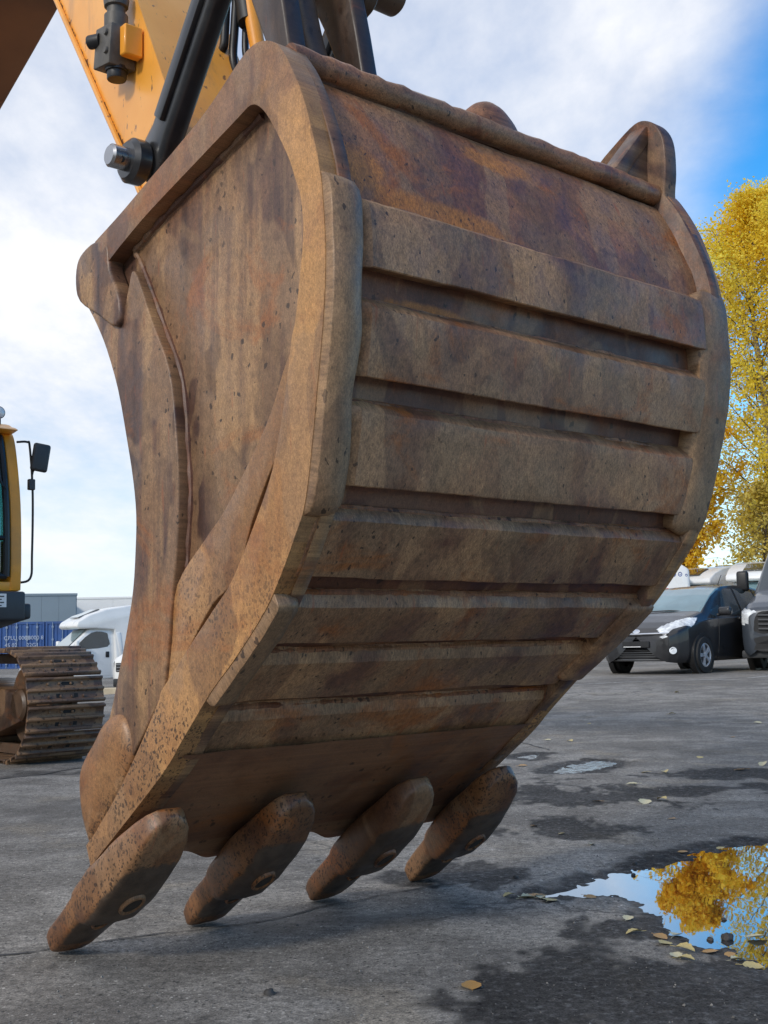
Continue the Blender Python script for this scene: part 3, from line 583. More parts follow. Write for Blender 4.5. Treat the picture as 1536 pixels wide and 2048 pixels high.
h.put(h.bump(h.noise(h.map(h.n('TexCoord').outputs['Object'], scale=(1, .35, 1)), 9, 2, .5), .05, .006), b.inputs['Normal']); h.put(h.bump(h.noise(h.map(h.n('TexCoord').outputs['Object'], scale=(1, .35, 1)), 9, 2, .5), .05, .006), b.inputs['Coat Normal'])
M['water'] = m
m2, nt, b = new_mat('shallow_water'); h = NT(nt); nzs = h.noise(h.n('TexCoord').outputs['Object'], 22, 5, .65); h.put(h.mix(h.ramp(nzs, .4, .6), (.05, .05, .05), (.12, .115, .105)), b.inputs['Base Color']); h.put(h.ramp(nzs, .42, .62, .12, .6), b.inputs['Roughness']); b.inputs['Specular IOR Level'].default_value = .45; h.put(h.bump(nzs, .5, .01), b.inputs['Normal'])
for P in PUD:
    cx = sum(p[0] for p in P)/len(P); cy = sum(p[1] for p in P)/len(P); Q = [(p[0]+(p[0]-cx)/max(.2, math.hypot(p[0]-cx, p[1]-cy))*.12, p[1]+(p[1]-cy)/max(.2, math.hypot(p[0]-cx, p[1]-cy))*.12) for p in P]
    zw = WATER_Z if P is PUD[0] else gz(cx, cy)+0.0030
    tag(mesh_obj('puddle', MB().poly([(x, y, zw) for x, y in Q], [tuple(range(len(Q)))]), M['water'] if P is PUD[0] else m2, smooth=False), kind='structure')
rgg = np.random.default_rng(3); mb = MB(); tet = [(1, 0, -.5), (-.5, .87, -.5), (-.5, -.87, -.5), (0, 0, .8), (.5, .5, .35), (-.6, .1, .4)]
for k in range(2600):
    yy = 2.3+6.5*rgg.random()**1.6; xx = (-.45+.95*rgg.random())*yy*.78
    if poly_sd(np.array([xx]), np.array([yy]), PUD[0])[0] > -.02: continue
    s = .0014+.0034*rgg.random()**4; z0_ = gz(xx, yy); an = rgg.random()*6.28; ca, sa = math.cos(an)*s, math.sin(an)*s; jt = .7+.6*rgg.random(6)
    mb.poly([(xx+(p[0]*ca-p[1]*sa)*j_, yy+(p[0]*sa+p[1]*ca)*j_, z0_+s*.5+p[2]*s*j_*.8) for p, j_ in zip(tet, jt)], [(0, 4, 1), (1, 5, 2), (2, 3, 0), (0, 3, 4), (4, 3, 5), (4, 5, 1), (5, 3, 2), (0, 1, 2)])
tag(mesh_obj('grit', mb, simple('grit', (0.17, 0.16, 0.145), .85, var=.6, scale=9), smooth=False), kind='stuff')
M['crack'] = simple('crack_tar', (0.045, 0.042, 0.040), 0.85, scale=40)
for pts, wd in (([(-1.6, 3.30), (-1.09, 3.43), (-0.93, 3.53), (-0.67, 3.65), (-0.4, 3.77), (-0.23, 3.95), (0.03, 4.16), (0.31, 4.33)], .0075), ([(-2.9, 7.6), (-2.52, 7.92), (-2.32, 8.11), (-2.06, 8.7), (-1.6, 9.3)], .018), ([(1.05, 10.1), (1.12, 9.6), (1.21, 9.15)], .012)):
    C2 = catmull(pts, 16); mb = MB(); P = []
    for i, p in enumerate(C2):
        t = np.array(C2[min(i+1, len(C2)-1)])-np.array(C2[max(i-1, 0)]); t /= np.linalg.norm(t); nrm = np.array([-t[1], t[0]]); p = np.array(p)+nrm*0.022*noise.noise(Vector((p[0]*6, p[1]*6, 0))); ww = wd*(0.35+0.9*abs(noise.noise(Vector((p[0]*9, p[1]*9, 2)))))
        P.append([(*(p+nrm*k*ww), gz(*(p+nrm*k*ww))+0.003) for k in (-1, 0, 1)])
    mb.grid(P); tag(mesh_obj('crack', mb, M['crack']), kind='structure')
M['line'] = simple('worn_line_paint', (0.52, 0.51, 0.48), 0.8, var=.35, scale=22, dirt=(.12, .12, .115), dirt_amt=.95)
for (p0, p1, wd) in (((5.55, 18.6), (8.6, 21.6), .045), ((2.4, 17.9), (5.1, 18.3), .03)):
    d = Vector((p1[0]-p0[0], p1[1]-p0[1], 0)); nrm = Vector((-d.y, d.x, 0)).normalized()*wd; P = []
    for i in range(25):
        q = Vector((*p0, 0))+d*i/24; P.append([(*(q+nrm*k).xy, gz(*(q+nrm*k).xy)+.004) for k in (-1, 1)])
    tag(mesh_obj('painted_line', MB().grid(P), M['line']), kind='structure')

# ================================================================ THE EXCAVATOR BEHIND THE BUCKET
EA, EU = 1.2, -7.2
exo = world(EA, EU, 0)
exc = thing('excavator', 'yellow crawler excavator whose stick and black linkage carry the rusty bucket', 'excavator', exo, RZ)
def E(a, u, z): return Vector((a-EA, -(u-EU), z))
M['yellow'] = simple('yellow_paint', (0.90, 0.355, 0.026), 0.42, var=.10, scale=3, coat=.25, dirt=(0.30, 0.15, 0.06), dirt_amt=.35)
def stick_mat():
    m, nt, b = new_mat('stick_paint'); h = NT(nt); tc = h.n('TexCoord').outputs['Object']; uv = h.n('TexCoord').outputs['UV']
    c = h.mix(h.ramp(h.noise(tc, 2.5, 5), .3, .7), (0.84, 0.345, 0.035), (0.93, 0.43, 0.075))
    sp = h.noise(h.map(tc, scale=(1, 1, .35)), 34, 4, .6); c = h.mix(h.ramp(sp, .645, .70, 0, .8), c, (0.13, 0.06, 0.03)); c = h.mix(h.ramp(h.noise(h.map(tc, scale=(2, 2, .6)), 3.2, 7, .68, .4), .52, .72, 0, .55), c, (0.36, 0.19, 0.085))
    at = h.n('Attribute', attribute_name='edge').outputs['Fac']
    e = h.ramp(h.math('ADD', at, h.math('MULTIPLY', h.math('SUBTRACT', h.noise(tc, 16, 5, .7), .5), 1.25)), .54, .62); c = h.mix(e, c, (0.10, 0.042, 0.024))
    h.put(c, b.inputs['Base Color']); b.inputs['Roughness'].default_value = .38; b.inputs['Coat Weight'].default_value = .5; b.inputs['Coat Roughness'].default_value = .25
    h.put(h.bump(h.noise(tc, 4, 2), .15, .01), b.inputs['Normal']); return m
M['stick'] = stick_mat()
M['black'] = simple('black_paint', (0.016, 0.017, 0.020), 0.32, var=.2, scale=5, coat=.3, dirt=(.085, .075, .065), dirt_amt=.55)
M['blackrust'] = rust('linkage_rust', (0.055, 0.042, 0.038), (0.115, 0.085, 0.070), (0.16, 0.12, 0.07), orange=.35, streak=.6, spots=.1, fine=.4, grey=.1, rough=.5, seed=15)
M['brown'] = simple('boom_shaded_paint', (0.34, 0.125, 0.045), 0.6, var=.15, scale=2, dirt=(.14, .07, .04), dirt_amt=.7)  # yellow paint darkened to brown: underside shade put into the boom colour
M['steel'] = simple('bright_steel', (0.40, 0.40, 0.41), 0.26, metal=1.0, var=.05)
M['grey'] = simple('valve_metal', (0.115, 0.105, 0.092), 0.55, metal=.3, var=.25, scale=20, bump=.2)
M['rubber'] = simple('rubber', (0.012, 0.012, 0.013), 0.42, var=.2, scale=9)
M['plastic'] = simple('grey_plastic', (0.05, 0.052, 0.055), 0.5, var=.1)
M['dark'] = simple('dark_void', (0.012, 0.012, 0.012), 0.8)
uvE = lambda c: (-c.y, c.z)
def eprism(name, poly, a0, a1, mat, bevel=.01, seg=2, parent=None):
    mb = MB(); mb.prism(poly, lambda p: E(a0, *p), lambda p: E(a1, *p)); return mesh_obj(name, mb, mat, parent or exc, bevel, seg, uvf=uvE, ang=50)
# stick: a tapering box; edge wear stored per vertex along its lower edge
Lf = [(-2.05, 4.80), (-1.62, 4.152), (-1.196, 3.515), (-0.86, 3.010), (-0.529, 2.513), (-0.40, 2.30)]
Rt = [(-0.98, 4.30), (-0.72, 3.63), (-0.521, 3.224), (-0.42, 3.02), (-0.327, 2.832), (-0.15, 2.48)]
mb = MB(); NS, NW = 40, 14; P = []; edge = []
Lc, Rc = catmull(Lf, 8), catmull(Rt, 8)
for side in (0.56, 0.97):
    P = []
    for i in range(len(Lc)):
        row = []
        for j in range(NW):
            f = (j/(NW-1))**1.6; row.append(E(side, Lc[i][0]+(Rc[i][0]-Lc[i][0])*f, Lc[i][1]+(Rc[i][1]-Lc[i][1])*f)); edge.append(max(0, 1-f/0.16))
        P.append(row)
    mb.grid(P)
k = len(Lc)*NW
for i in range(len(Lc)-1):
    for j in (0, NW-1): a = i*NW+j; mb.f.append((a, a+NW, k+a+NW, k+a))
st = mesh_obj('stick', mb, M['stick'], exc, uvf=uvE, ang=40)
ea = st.data.attributes.new('edge', 'FLOAT', 'POINT'); ea.data.foreach_set('value', np.array(edge, np.float32))
mb = MB(); mb.tube([E(.552, p[0]+.012, p[1]+.010) for p in Lc], .011, 8); mesh_obj('edge_strip', mb, M['stick'], st, uvf=uvE)
eprism('stick_tip', catmull([(-0.42, 2.34), (-0.33, 2.12), (-0.15, 2.03), (-0.02, 2.12), (-0.06, 2.28), (-0.15, 2.48)], 3, True), .60, .93, M['yellow'], .01, 2)
# boom, low and nearly straight, seen from below at the top left
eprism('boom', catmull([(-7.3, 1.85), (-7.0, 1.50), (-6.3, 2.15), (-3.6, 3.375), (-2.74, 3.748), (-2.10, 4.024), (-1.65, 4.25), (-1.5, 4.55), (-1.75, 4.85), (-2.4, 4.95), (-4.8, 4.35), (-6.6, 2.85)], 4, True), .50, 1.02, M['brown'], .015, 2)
for a0 in (.30, 1.06):
    mb = MB(); mb.tube([E(a0+.08, -6.2, 1.55), E(a0+.08, -4.6, 2.65)], .085, 16); bcl = mesh_obj('boom_cylinder', mb, M['yellow'], exc); mb = MB(); mb.tube([E(a0+.08, -4.6, 2.65), E(a0+.08, -3.3, 3.56)], .045, 14); mesh_obj('cylinder_rod', mb, M['steel'], bcl)
# tipping links each side of the stick, pinned through its foot
J = (0.20, 3.14); PL = (-0.300, 2.500)
for a0 in (.465, .99):
    dx, dz = J[0]-PL[0], J[1]-PL[1]; l = math.hypot(dx, dz); d = (dx/l, dz/l); nn = (-d[1], d[0])
    def q(s, o): return (PL[0]+d[0]*s+nn[0]*o, PL[1]+d[1]*s+nn[1]*o)
    poly = [q(-.06, -.03), q(-.06, .03), q(-.02, .075), q(.05, .078), q(.13, .056), q(l-.1, .062), q(l, .085), q(l+.08, .06), q(l+.08, -.06), q(l, -.085), q(l-.1, -.066), q(.12, -.066), q(.05, -.078), q(-.02, -.075)]
    lk = eprism('side_link', poly, a0, a0+.085, M['black'], .024, 2)
    mb = MB(); poly = [q(.16, .020), q(l-.12, .024), q(l-.12, -.030), q(.16, -.034)]; mb.prism(poly, lambda p: E(a0-.020, *p), lambda p: E(a0+.01, *p)); mesh_obj('link_rib', mb, M['black'], lk, .008, 2, uvf=uvE)
def a_cyl(name, c, a0, a1, r, mat, parent=None, ch=.006, n=28, prof=None):
    Mx = Matrix.Translation(E(0, *c)) @ Matrix.Rotation(R(90), 4, 'Y'); mb = MB()
    mb.lathe(prof or [(r-ch, a0), (r, a0+ch), (r, a1-ch), (r-ch, a1)], Mx, n); return mesh_obj(name, mb, mat, parent or exc, ang=40)
pin = a_cyl('link_pin', (PL[0]-.01, PL[1]), .330, 1.15, .040, M['steel'], ch=.008)
a_cyl('pin_collar', (PL[0]-.01, PL[1]), .395, .47, .078, M['black'], pin, ch=.016); mbh = MB(); hd = Vector((-.35, -.78, -.42)).normalized(); mbh.tube([E(.375, PL[0]-.01, PL[1])+hd*.036, E(.375, PL[0]-.01, PL[1])+hd*.0412], .012, 14); mesh_obj('pin_hole', mbh, M['dark'], pin)
# bucket link: two cheeks with a cast web
cheek = [(0.10, 3.30), (0.36, 3.35), (0.47, 2.95), (0.517, 2.737), (0.546, 2.585), (0.60, 2.38), (0.56, 2.30), (0.49, 2.36), (0.46, 2.56), (0.427, 2.641), (0.352, 2.808), (0.22, 3.05)]
for a0, a1 in ((.45, .52), (.735, .80)):
    mb = MB(); mb.prism(cheek, lambda p: E(a0, *p), lambda p: E(a1, *p)); ck = mesh_obj('link_cheek', mb, M['blackrust'], exc, .010, 2, uvf=uvE, ang=50)
mb = MB(); mb.prism(catmull([(0.10, 3.05), (0.27, 3.06), (0.38, 2.94), (0.45, 2.70), (0.53, 2.45), (0.40, 2.40), (0.30, 2.66), (0.2, 2.9)], 4, True), lambda p: E(.585, *p), lambda p: E(.675, *p)); mesh_obj('link_web', mb, M['blackrust'], exc, .03, 3, uvf=uvE, ang=50)
a_cyl('link_pin', J, .36, 1.20, .062, M['blackrust']); a_cyl('link_washer', (0.42, 2.93), .80, .86, .075, M['blackrust'])
a_cyl('link_pin', (0.55, 2.40), .42, 1.14, .05, M['blackrust'])
mb = MB(); mb.tube([E(.76, 0.18, 3.14), E(.76, -0.25, 3.85)], .055, 14); mb.tube([E(.76, -.25, 3.85), E(.76, -.9, 4.9)], .095, 16); mesh_obj('bucket_cylinder', mb, M['steel'], exc)
# valve block and hoses on the stick
VC = (-0.575, 3.03); vb = MB(); vb.box(-.055, .055, -.06, .06, -.075, .075)
Mv = Matrix.Translation(E(.50, *VC)); vb.v = [tuple(Mv @ (Matrix.Rotation(R(8), 4, 'X') @ Vector(p))) for p in vb.v]
valve = mesh_obj('valve_block', vb, M['grey'], exc, .006, 2)
def lathe_z(name, c, prof, mat, parent, n=18, rot=None):
    mb = MB(); mb.lathe(prof, Matrix.Translation(c) @ (rot or Matrix.Identity(4)), n); return mesh_obj(name, mb, mat, parent, ang=35)
lathe_z('valve_cap', E(.50, VC[0]+.010, VC[1]-.118), [(.034, 0), (.036, .004), (.036, .028), (.042, .03), (.042, .045)], M['rubber'], valve)
lathe_z('valve_neck', E(.50, VC[0]+.004, VC[1]+.075), [(.044, 0), (.044, .055), (.034, .06), (.034, .085), (.044, .09), (.048, .12), (.044, .145), (.03, .15)], M['grey'], valve)
lathe_z('hose_end', E(.50, VC[0]-.002, VC[1]+.22), [(.036, 0), (.034, .18), (.03, .5)], M['stick'], valve)
lathe_z('valve_plug', E(.445, VC[0]-.045, VC[1]+.035), [(.024, -.03), (.026, -.024), (.026, .02)], M['rubber'], valve, 16, Matrix.Rotation(R(90), 4, 'Y') @ Matrix.Rotation(R(60), 4, 'X'))
for dz in (-.03, .04): lathe_z('valve_bolt', E(.443, VC[0]+.035, VC[1]+dz), [(.011, -.008), (.013, -.004), (.013, .008)], M['grey'], valve, 10, Matrix.Rotation(R(90), 4, 'Y'))
vbk = MB(); vbk.box(-.02, .055, -.02, .02, -.055, .06); vbk.v = [tuple(Mv @ (Vector(p)+Vector((.0, -.085, 0)))) for p in vbk.v]; mesh_obj('valve_bracket', vbk, M['yellow'], valve, .005, 1)
for pts, r in (([(.90, -.43, 3.45), (.90, -.45, 3.20), (.90, -.47, 3.12), (.90, -.555, 3.13), (.91, -.585, 3.06), (.93, -.52, 2.99), (.95, -.38, 2.93)], .017), ([(.93, -.40, 3.45), (.93, -.43, 3.2), (.93, -.44, 3.08), (.93, -.40, 3.00), (.95, -.28, 2.95)], .017), ([(.96, -.36, 3.40), (.96, -.40, 3.18), (.96, -.38, 3.05), (.97, -.25, 2.95)], .014)):
    mb = MB(); mb.tube([Vector(E(*p)) for p in catmull(pts, 8)], r, 10); mesh_obj('hydraulic_hose', mb, M['rubber'], exc)
mb = MB(); mb.tube([E(.95, -.36, 3.30), E(.95, -.30, 3.05)], .030, 14); mesh_obj('hose_pipe', mb, M['yellow'], exc)
mb = MB(); mb.tube([E(.95, -.395, 3.36), E(.95, -.36, 3.20)], .044, 14); mesh_obj('hose_coupling', mb, M['rubber'], exc)
mb = MB(); mb.tube([E(.95, -.30, 3.06), E(.95, -.27, 2.98)], .040, 14); mesh_obj('hose_coupling', mb, M['rubber'], exc)
# house, deck and cab
eprism('house_body', [(-6.3, 1.28), (-6.2, 1.9), (-6.6, 2.05), (-8.6, 2.15), (-9.6, 2.1), (-9.9, 1.7), (-9.8, 1.2), (-9.0, 1.15)], -.10, 1.60, M['yellow'], .05, 3)
eprism('counterweight', [(-9.1, 1.12), (-9.1, 2.2), (-9.8, 2.2), (-10.05, 1.9), (-10.0, 1.2)], -.15, 2.6, M['black'], .06, 3)
eprism('engine_cover', [(-7.65, 1.28), (-7.65, 2.05), (-9.05, 2.15), (-9.05, 1.28)], 1.63, 2.58, M['yellow'], .04, 2)
a_u = Matrix.Translation(E(1.2, -7.6, .62)); mb = MB(); mb.lathe([(.7, 0), (.72, .45), (.62, .46), (.62, .62)], a_u, 32); mesh_obj('slew_ring', mb, M['dark'], exc)
dk = eprism('deck', [(-5.93, 1.06), (-5.93, 1.292), (-7.6, 1.292), (-7.6, 1.06), (-6.4, 1.00)], 1.62, 2.655, M['plastic'], .02, 2)
eprism('step_box', [(-6.05, 1.075), (-6.05, 1.20), (-6.5, 1.20), (-6.5, 1.03)], 2.66, 2.76, M['plastic'], .02, 2, dk)
M['white'] = simple('white_paint', (0.80, 0.80, 0.79), 0.35, var=.03, coat=.3)
mb = MB().poly([E(2.30, -5.927, 1.165), E(2.49, -5.927, 1.165), E(2.49, -5.927, 1.272), E(2.30, -5.927, 1.272)], [(0, 1, 2, 3)]); stk_ = mesh_obj('data_sticker', mb, M['white'], dk, smooth=False)
mb = MB()
for r_i in range(4): mb.poly([E(2.32, -5.9255, 1.255-r_i*.024), E(2.47-.02*(r_i % 2), -5.9255, 1.255-r_i*.024), E(2.47-.02*(r_i % 2), -5.9255, 1.245-r_i*.024), E(2.32, -5.9255, 1.245-r_i*.024)], [(0, 1, 2, 3)])
mesh_obj('sticker_print', mb, M['plastic'], dk, smooth=False)
m, nt, b = new_mat('cab_glass'); nt.nodes.remove(b); h = NT(nt); tr = h.n('BsdfTransparent'); tr.inputs[0].default_value = (.42, .66, .66, 1); gl = h.n('BsdfGlossy'); gl.inputs['Roughness'].default_value = .02; ms = h.n('MixShader'); ms.inputs[0].default_value = .16; nt.links.new(tr.outputs[0], ms.inputs[1]); nt.links.new(gl.outputs[0], ms.inputs[2]); nt.links.new(ms.outputs[0], nt.nodes['Material Output'].inputs[0]); M['glass'] = m
def frame_bar(mb, pts, w, d):
    mb.tube([E(*p) for p in pts], w, 8)
CP = [(-5.985, 1.30), (-5.975, 1.55), (-6.00, 2.0), (-6.09, 2.42), (-6.17, 2.60), (-6.30, 2.66)]      # front pillar, bowed
mb = MB()
def pillar(a0, a1, prof, dp):
    n = len(prof); mb.prism(list(prof)+[(p[0]-dp, p[1]) for p in prof[::-1]], lambda p: E(a0, *p), lambda p: E(a1, *p))
CPs = catmull(CP, 4)
pillar(2.545, 2.635, CPs, .10); pillar(1.69, 1.75, CPs, .10)
for a0, a1 in ((2.575, 2.635), (1.69, 1.75)): mb.prism([(-7.45, 1.30), (-7.45, 2.66), (-7.35, 2.66), (-7.35, 1.30)], lambda p: E(a0, *p), lambda p: E(a1, *p))
mb.prism([(-5.99, 1.296), (-5.985, 1.37), (-7.45, 1.40), (-7.45, 1.296)], lambda p: E(1.70, *p), lambda p: E(2.625, *p))
cabf = mesh_obj('cab', mb, M['yellow'], exc, .015, 2, uvf=uvE, ang=50)
eprism('cab_roof', catmull([(-6.12, 2.60), (-6.15, 2.66), (-6.4, 2.71), (-7.4, 2.71), (-7.5, 2.64), (-7.45, 2.60)], 3, True), 1.685, 2.62, M['yellow'], .02, 2, cabf)
eprism('windscreen', [(p[0]-.02, p[1]) for p in CPs if 1.36 < p[1] < 2.60]+[(p[0]-.026, p[1]) for p in CPs[::-1] if 1.36 < p[1] < 2.60], 1.75, 2.545, M['glass'], 0, 1, cabf)
eprism('rear_window', [(-7.42, 1.75), (-7.42, 2.58), (-7.414, 2.58), (-7.414, 1.75)], 1.75, 2.575, M['glass'], 0, 1, cabf)
for a0 in (1.70, 2.60): eprism('side_window', [(-6.12, 1.72), (-6.18, 2.52), (-7.34, 2.58), (-7.34, 1.72)], a0, a0+.006, M['glass'], 0, 1, cabf); eprism('side_panel', [(-6.1, 1.37), (-6.1, 1.72), (-7.34, 1.72), (-7.34, 1.37)], a0, a0+.02, M['yellow'], 0, 1, cabf)
mb = MB(); g0 = [E(2.505, p[0]+.002, p[1]) for p in CPs if 1.37 < p[1] < 2.58]; mb.tube(g0, .028, 8); g1 = [E(1.78, p[0]+.002, p[1]) for p in CPs if 1.37 < p[1] < 2.58]; mb.tube(g1, .02, 8); mb.tube([g0[0], g1[0]], .024, 8); mb.tube([g0[-1], g1[-1]], .024, 8); mb.tube([E(1.78, -5.978, 1.72), E(2.50, -5.978, 1.72)], .020, 8); mesh_obj('window_seal', mb, M['rubber'], cabf)
mb = MB(); mb.tube([E(*p) for p in catmull([(2.44, -6.02, 2.45), (2.455, -6.0, 2.2), (2.50, -5.99, 2.12)], 6)], .010, 8); mesh_obj('wiper_arm', mb, M['rubber'], cabf)
eprism('operator_seat', catmull([(-6.7, 1.4), (-6.65, 1.75), (-7.1, 1.78), (-7.2, 2.3), (-7.32, 2.3), (-7.3, 1.4)], 3, True), 1.95, 2.42, M['dark'], .03, 2, cabf)
eprism('control_console', [(-6.2, 1.40), (-6.25, 1.72), (-6.55, 1.76), (-6.6, 1.40)], 2.35, 2.53, M['dark'], .03, 2, cabf)
wl_ = lathe_z('work_light', E(2.515, -6.20, 2.775), [(.02, -.06), (.045, -.05), (.052, 0), (.052, .03)], M['plastic'], cabf, 18, Matrix.Rotation(R(90), 4, 'X')); M['lens'] = simple('lamp_lens', (.75, .78, .8), .15, spec=.8, coat=.8)
lathe_z('lamp_lens', E(2.515, -6.165, 2.775), [(.044, -.004), (.044, .002), (.02, .010)], M['lens'], wl_, 18, Matrix.Rotation(R(90), 4, 'X'))
mb = MB(); mb.box(-.03, .03, -.02, .02, -.03, .03); mb.v = [tuple(E(2.515, -6.22, 2.70)+Vector(p)) for p in mb.v]; mesh_obj('lamp_bracket', mb, M['plastic'], cabf, .004, 1)
mb = MB(); mb.tube([E(*p) for p in catmull([(2.60, -6.02, 2.515), (2.68, -6.0, 2.52), (2.705, -6.0, 2.48), (2.735, -6.0, 2.1), (2.735, -6.0, 1.6), (2.72, -6.0, 1.40), (2.60, -6.01, 1.36)], 6)], .0095, 8); mbar = mesh_obj('mirror_bar', mb, M['rubber'], cabf)
mb = MB(); mb.box(-.028, .028, -.02, .02, -.045, .045); mb.v = [tuple(E(2.722, -6.0, 2.17)+Vector(p)) for p in mb.v]; mesh_obj('mirror_clamp', mb, M['plastic'], mbar, .006, 1)
mb = MB(); mb.tube([E(*p) for p in catmull([(2.722, -6.0, 2.2), (2.735, -5.99, 2.285), (2.77, -5.97, 2.31)], 6)], .008, 8); mesh_obj('mirror_arm', mb, M['rubber'], mbar)
mb = MB(); mb.box(-.070, .070, -.025, .025, -.118, .118); Mm = Matrix.Translation(E(2.785, -5.97, 2.395)) @ Matrix.Rotation(R(9), 4, 'Y') @ Matrix.Rotation(R(-14), 4, 'Z'); mb.v = [tuple(Mm @ Vector(p)) for p in mb.v]; mir = mesh_obj('mirror', mb, M['plastic'], cabf, .022, 3)
mb = MB(); mb.lathe([(.03, 0), (.034, .012), (.02, .03)], Mm @ Matrix.Translation((.03, .027, -.03)) @ Matrix.Rotation(R(-90), 4, 'X'), 14); mesh_obj('mirror_boss', mb, M['rubber'], mir)
# crawler tracks with separate shoes
M['shoe'] = rust('track_shoe', (0.080, 0.058, 0.046), (0.135, 0.100, 0.080), (0.16, 0.12, 0.085), orange=.25, streak=.3, spots=.2, fine=.5, grey=.3, rough=.55, seed=17)
SW = 0.60; uF, uB, rT, zc = -5.30, -9.0, .385, .421
LP = 2*abs(uF-uB)+2*math.pi*rT; NSH = 50; PI_ = LP/NSH
def shoe_mesh():
    mb = MB(); L = PI_*.5-.003
    mb.prism([(-L, 0), (-L, .012), (-L+.006, .036), (-L+.022, .036), (-L+.03, .013), (-.014, .013), (-.008, .034), (.010, .034), (.016, .013), (L-.028, .013), (L-.020, .034), (L-.004, .034), (L+.004, .012), (L, 0)], lambda p: Vector((-SW/2, p[0], p[1])), lambda p: Vector((SW/2, p[0], p[1])))
    for x in (-.12, -.03, .06, .15):
        for y in (-.045, .05): mb.lathe([(.012, .010), (.012, .022), (.008, .024)], Matrix.Translation((x-.015, y, 0)), 6)
    return mb
def slot_mesh():
    mb = MB()
    for x in (-.02,): mb.prism([(-.042, -.012), (.042, -.012), (.05, 0), (.042, .012), (-.042, .012), (-.05, 0)], lambda p: Vector((x+p[0], p[1]-.045, .0142)), lambda p: Vector((x+p[0], p[1]-.045, .009)))
    mb.prism([(-.09, -.014), (-.06, -.014), (-.06, .014), (-.09, .014)], lambda p: Vector((p[0], p[1]+.045, .0145)), lambda p: Vector((p[0], p[1]+.045, .009)))
    mb.prism([(.05, -.014), (.08, -.014), (.08, .014), (.05, .014)], lambda p: Vector((p[0], p[1]+.045, .0145)), lambda p: Vector((p[0], p[1]+.045, .009)))
    return mb
def track_at(s):
    s %= LP; Ls = abs(uF-uB)
    if s < Ls: return (uB+s, zc+rT, 0.0)                       # top run, towards the front
    s -= Ls
    if s < math.pi*rT: th = s/rT; return (uF+rT*math.sin(th), zc+rT*math.cos(th), -th)
    s -= math.pi*rT
    if s < Ls: return (uF-s, zc-rT, -math.pi)
    s -= Ls; th = s/rT; return (uB-rT*math.sin(th), zc-rT*math.cos(th), -math.pi-th)
shoe_me = None; slot_me = None
for ac in (2.50, -0.10):
    mb = MB(); mb.prism([(uF+.05, .30), (uF-.05, .52), (-6.2, .60), (-8.4, .60), (uB+.1, .5), (uB+.2, .26), (-8.5, .16), (-5.8, .16)], lambda p: E(ac-.2, *p), lambda p: E(ac+.2, *p))
    trk = mesh_obj('track', mb, M['blackrust'], exc, .02, 2, uvf=uvE)
    for k in range(NSH):
        u, z, th = track_at((k+.35)*PI_)
        if shoe_me is None:
            o = mesh_obj('track_shoe', shoe_mesh(), M['shoe'], trk, .0025, 1, uvf=lambda c: (c.y, c.x)); shoe_me = o.data
            sl = slot_mesh(); so_ = mesh_obj('slot_tmp', sl, M['dark'], None, smooth=False)
            bm = bmesh.new(); bm.from_mesh(shoe_me); n0 = len(bm.faces); bm.from_mesh(so_.data); bm.faces.ensure_lookup_table()
            for f in bm.faces[n0:]: f.material_index = 1
            bm.to_mesh(shoe_me); bm.free(); shoe_me.materials.append(M['dark']); bpy.data.objects.remove(so_)
        else:
            o = bpy.data.objects.new('track_shoe', shoe_me); COL.objects.link(o); o.parent = trk
        c = E(ac, u, z); t = Vector((0, -math.cos(th), math.sin(th))); nrm = Vector((0, math.sin(-th)*-1, math.cos(th)))
        xax = t.cross(nrm); rot = Matrix((xax, t, nrm)).transposed().to_4x4()
        o.matrix_local = Matrix.Translation(c) @ rot
    for c, r, nm in (((uF, zc), .335, 'front_idler'), ((uB, zc), .335, 'drive_sprocket')):
        a_cyl(nm, c, ac-.10, ac+.10, r, M['blackrust'], trk, ch=.03); a_cyl('wheel_hub', c, ac-.2, ac+.2, .12, M['blackrust'], trk, ch=.02)
    for k in range(8): a_cyl('track_roller', (-5.95-k*.36, .17), ac-.14, ac+.14, .095, M['blackrust'], trk, ch=.02, n=16)
    for k in range(2): a_cyl('carrier_roller', (-6.5-k*1.3, .72), ac-.1, ac+.1, .08, M['blackrust'], trk, ch=.02, n=16)
    mb = MB()
    for k in range(NSH):
        u, z, th = track_at((k+.85)*PI_); cu, cz = u-math.sin(-th)*.0+(-math.sin(-th))*0.045*0, z
        dirn = (math.sin(-th), math.cos(th)); pu, pz = u-dirn[0]*.045, z-dirn[1]*.045
        for s_ in (-.075, .075): mb.box(s_-.022, s_+.022, -PI_*.5, PI_*.5, -.04, .035, Matrix.Translation(E(ac, pu, pz)) @ Matrix.Rotation(-th, 4, 'X'))
    mesh_obj('track_chain', mb, M['blackrust'], trk, smooth=False)
eprism('track_crossmember', [(-6.8, .40), (-6.8, .75), (-8.3, .75), (-8.3, .40)], .1, 2.3, M['dark'], .03, 2)

# ================================================================ VEHICLES
M['carpaint'] = simple('charcoal_car_paint', (0.020, 0.020, 0.022), 0.32, var=.08, spec=.4, coat=.45)
M['vanpaint'] = simple('dark_grey_van_paint', (0.050, 0.060, 0.075), 0.32, var=.06, coat=.8, metal=.2)
M['autoglass'] = simple('auto_glass', (0.030, 0.042, 0.048), 0.06, var=.15, scale=1.2, spec=.9, coat=.6)
M['screen'] = simple('windscreen_glass', (0.16, 0.26, 0.29), 0.10, var=.2, scale=1.2, spec=.9, coat=.5)
M['tyre'] = simple('tyre', (0.018, 0.018, 0.018), 0.75, var=.2)
M['alloy'] = simple('alloy', (0.52, 0.53, 0.55), 0.35, metal=.2, var=.05)
M['chrome'] = simple('chrome', (0.75, 0.76, 0.78), 0.12, metal=1, var=.02)
M['mhwhite'] = simple('motorhome_white', (0.80, 0.80, 0.78), 0.30, var=.03, coat=.5, scale=2)
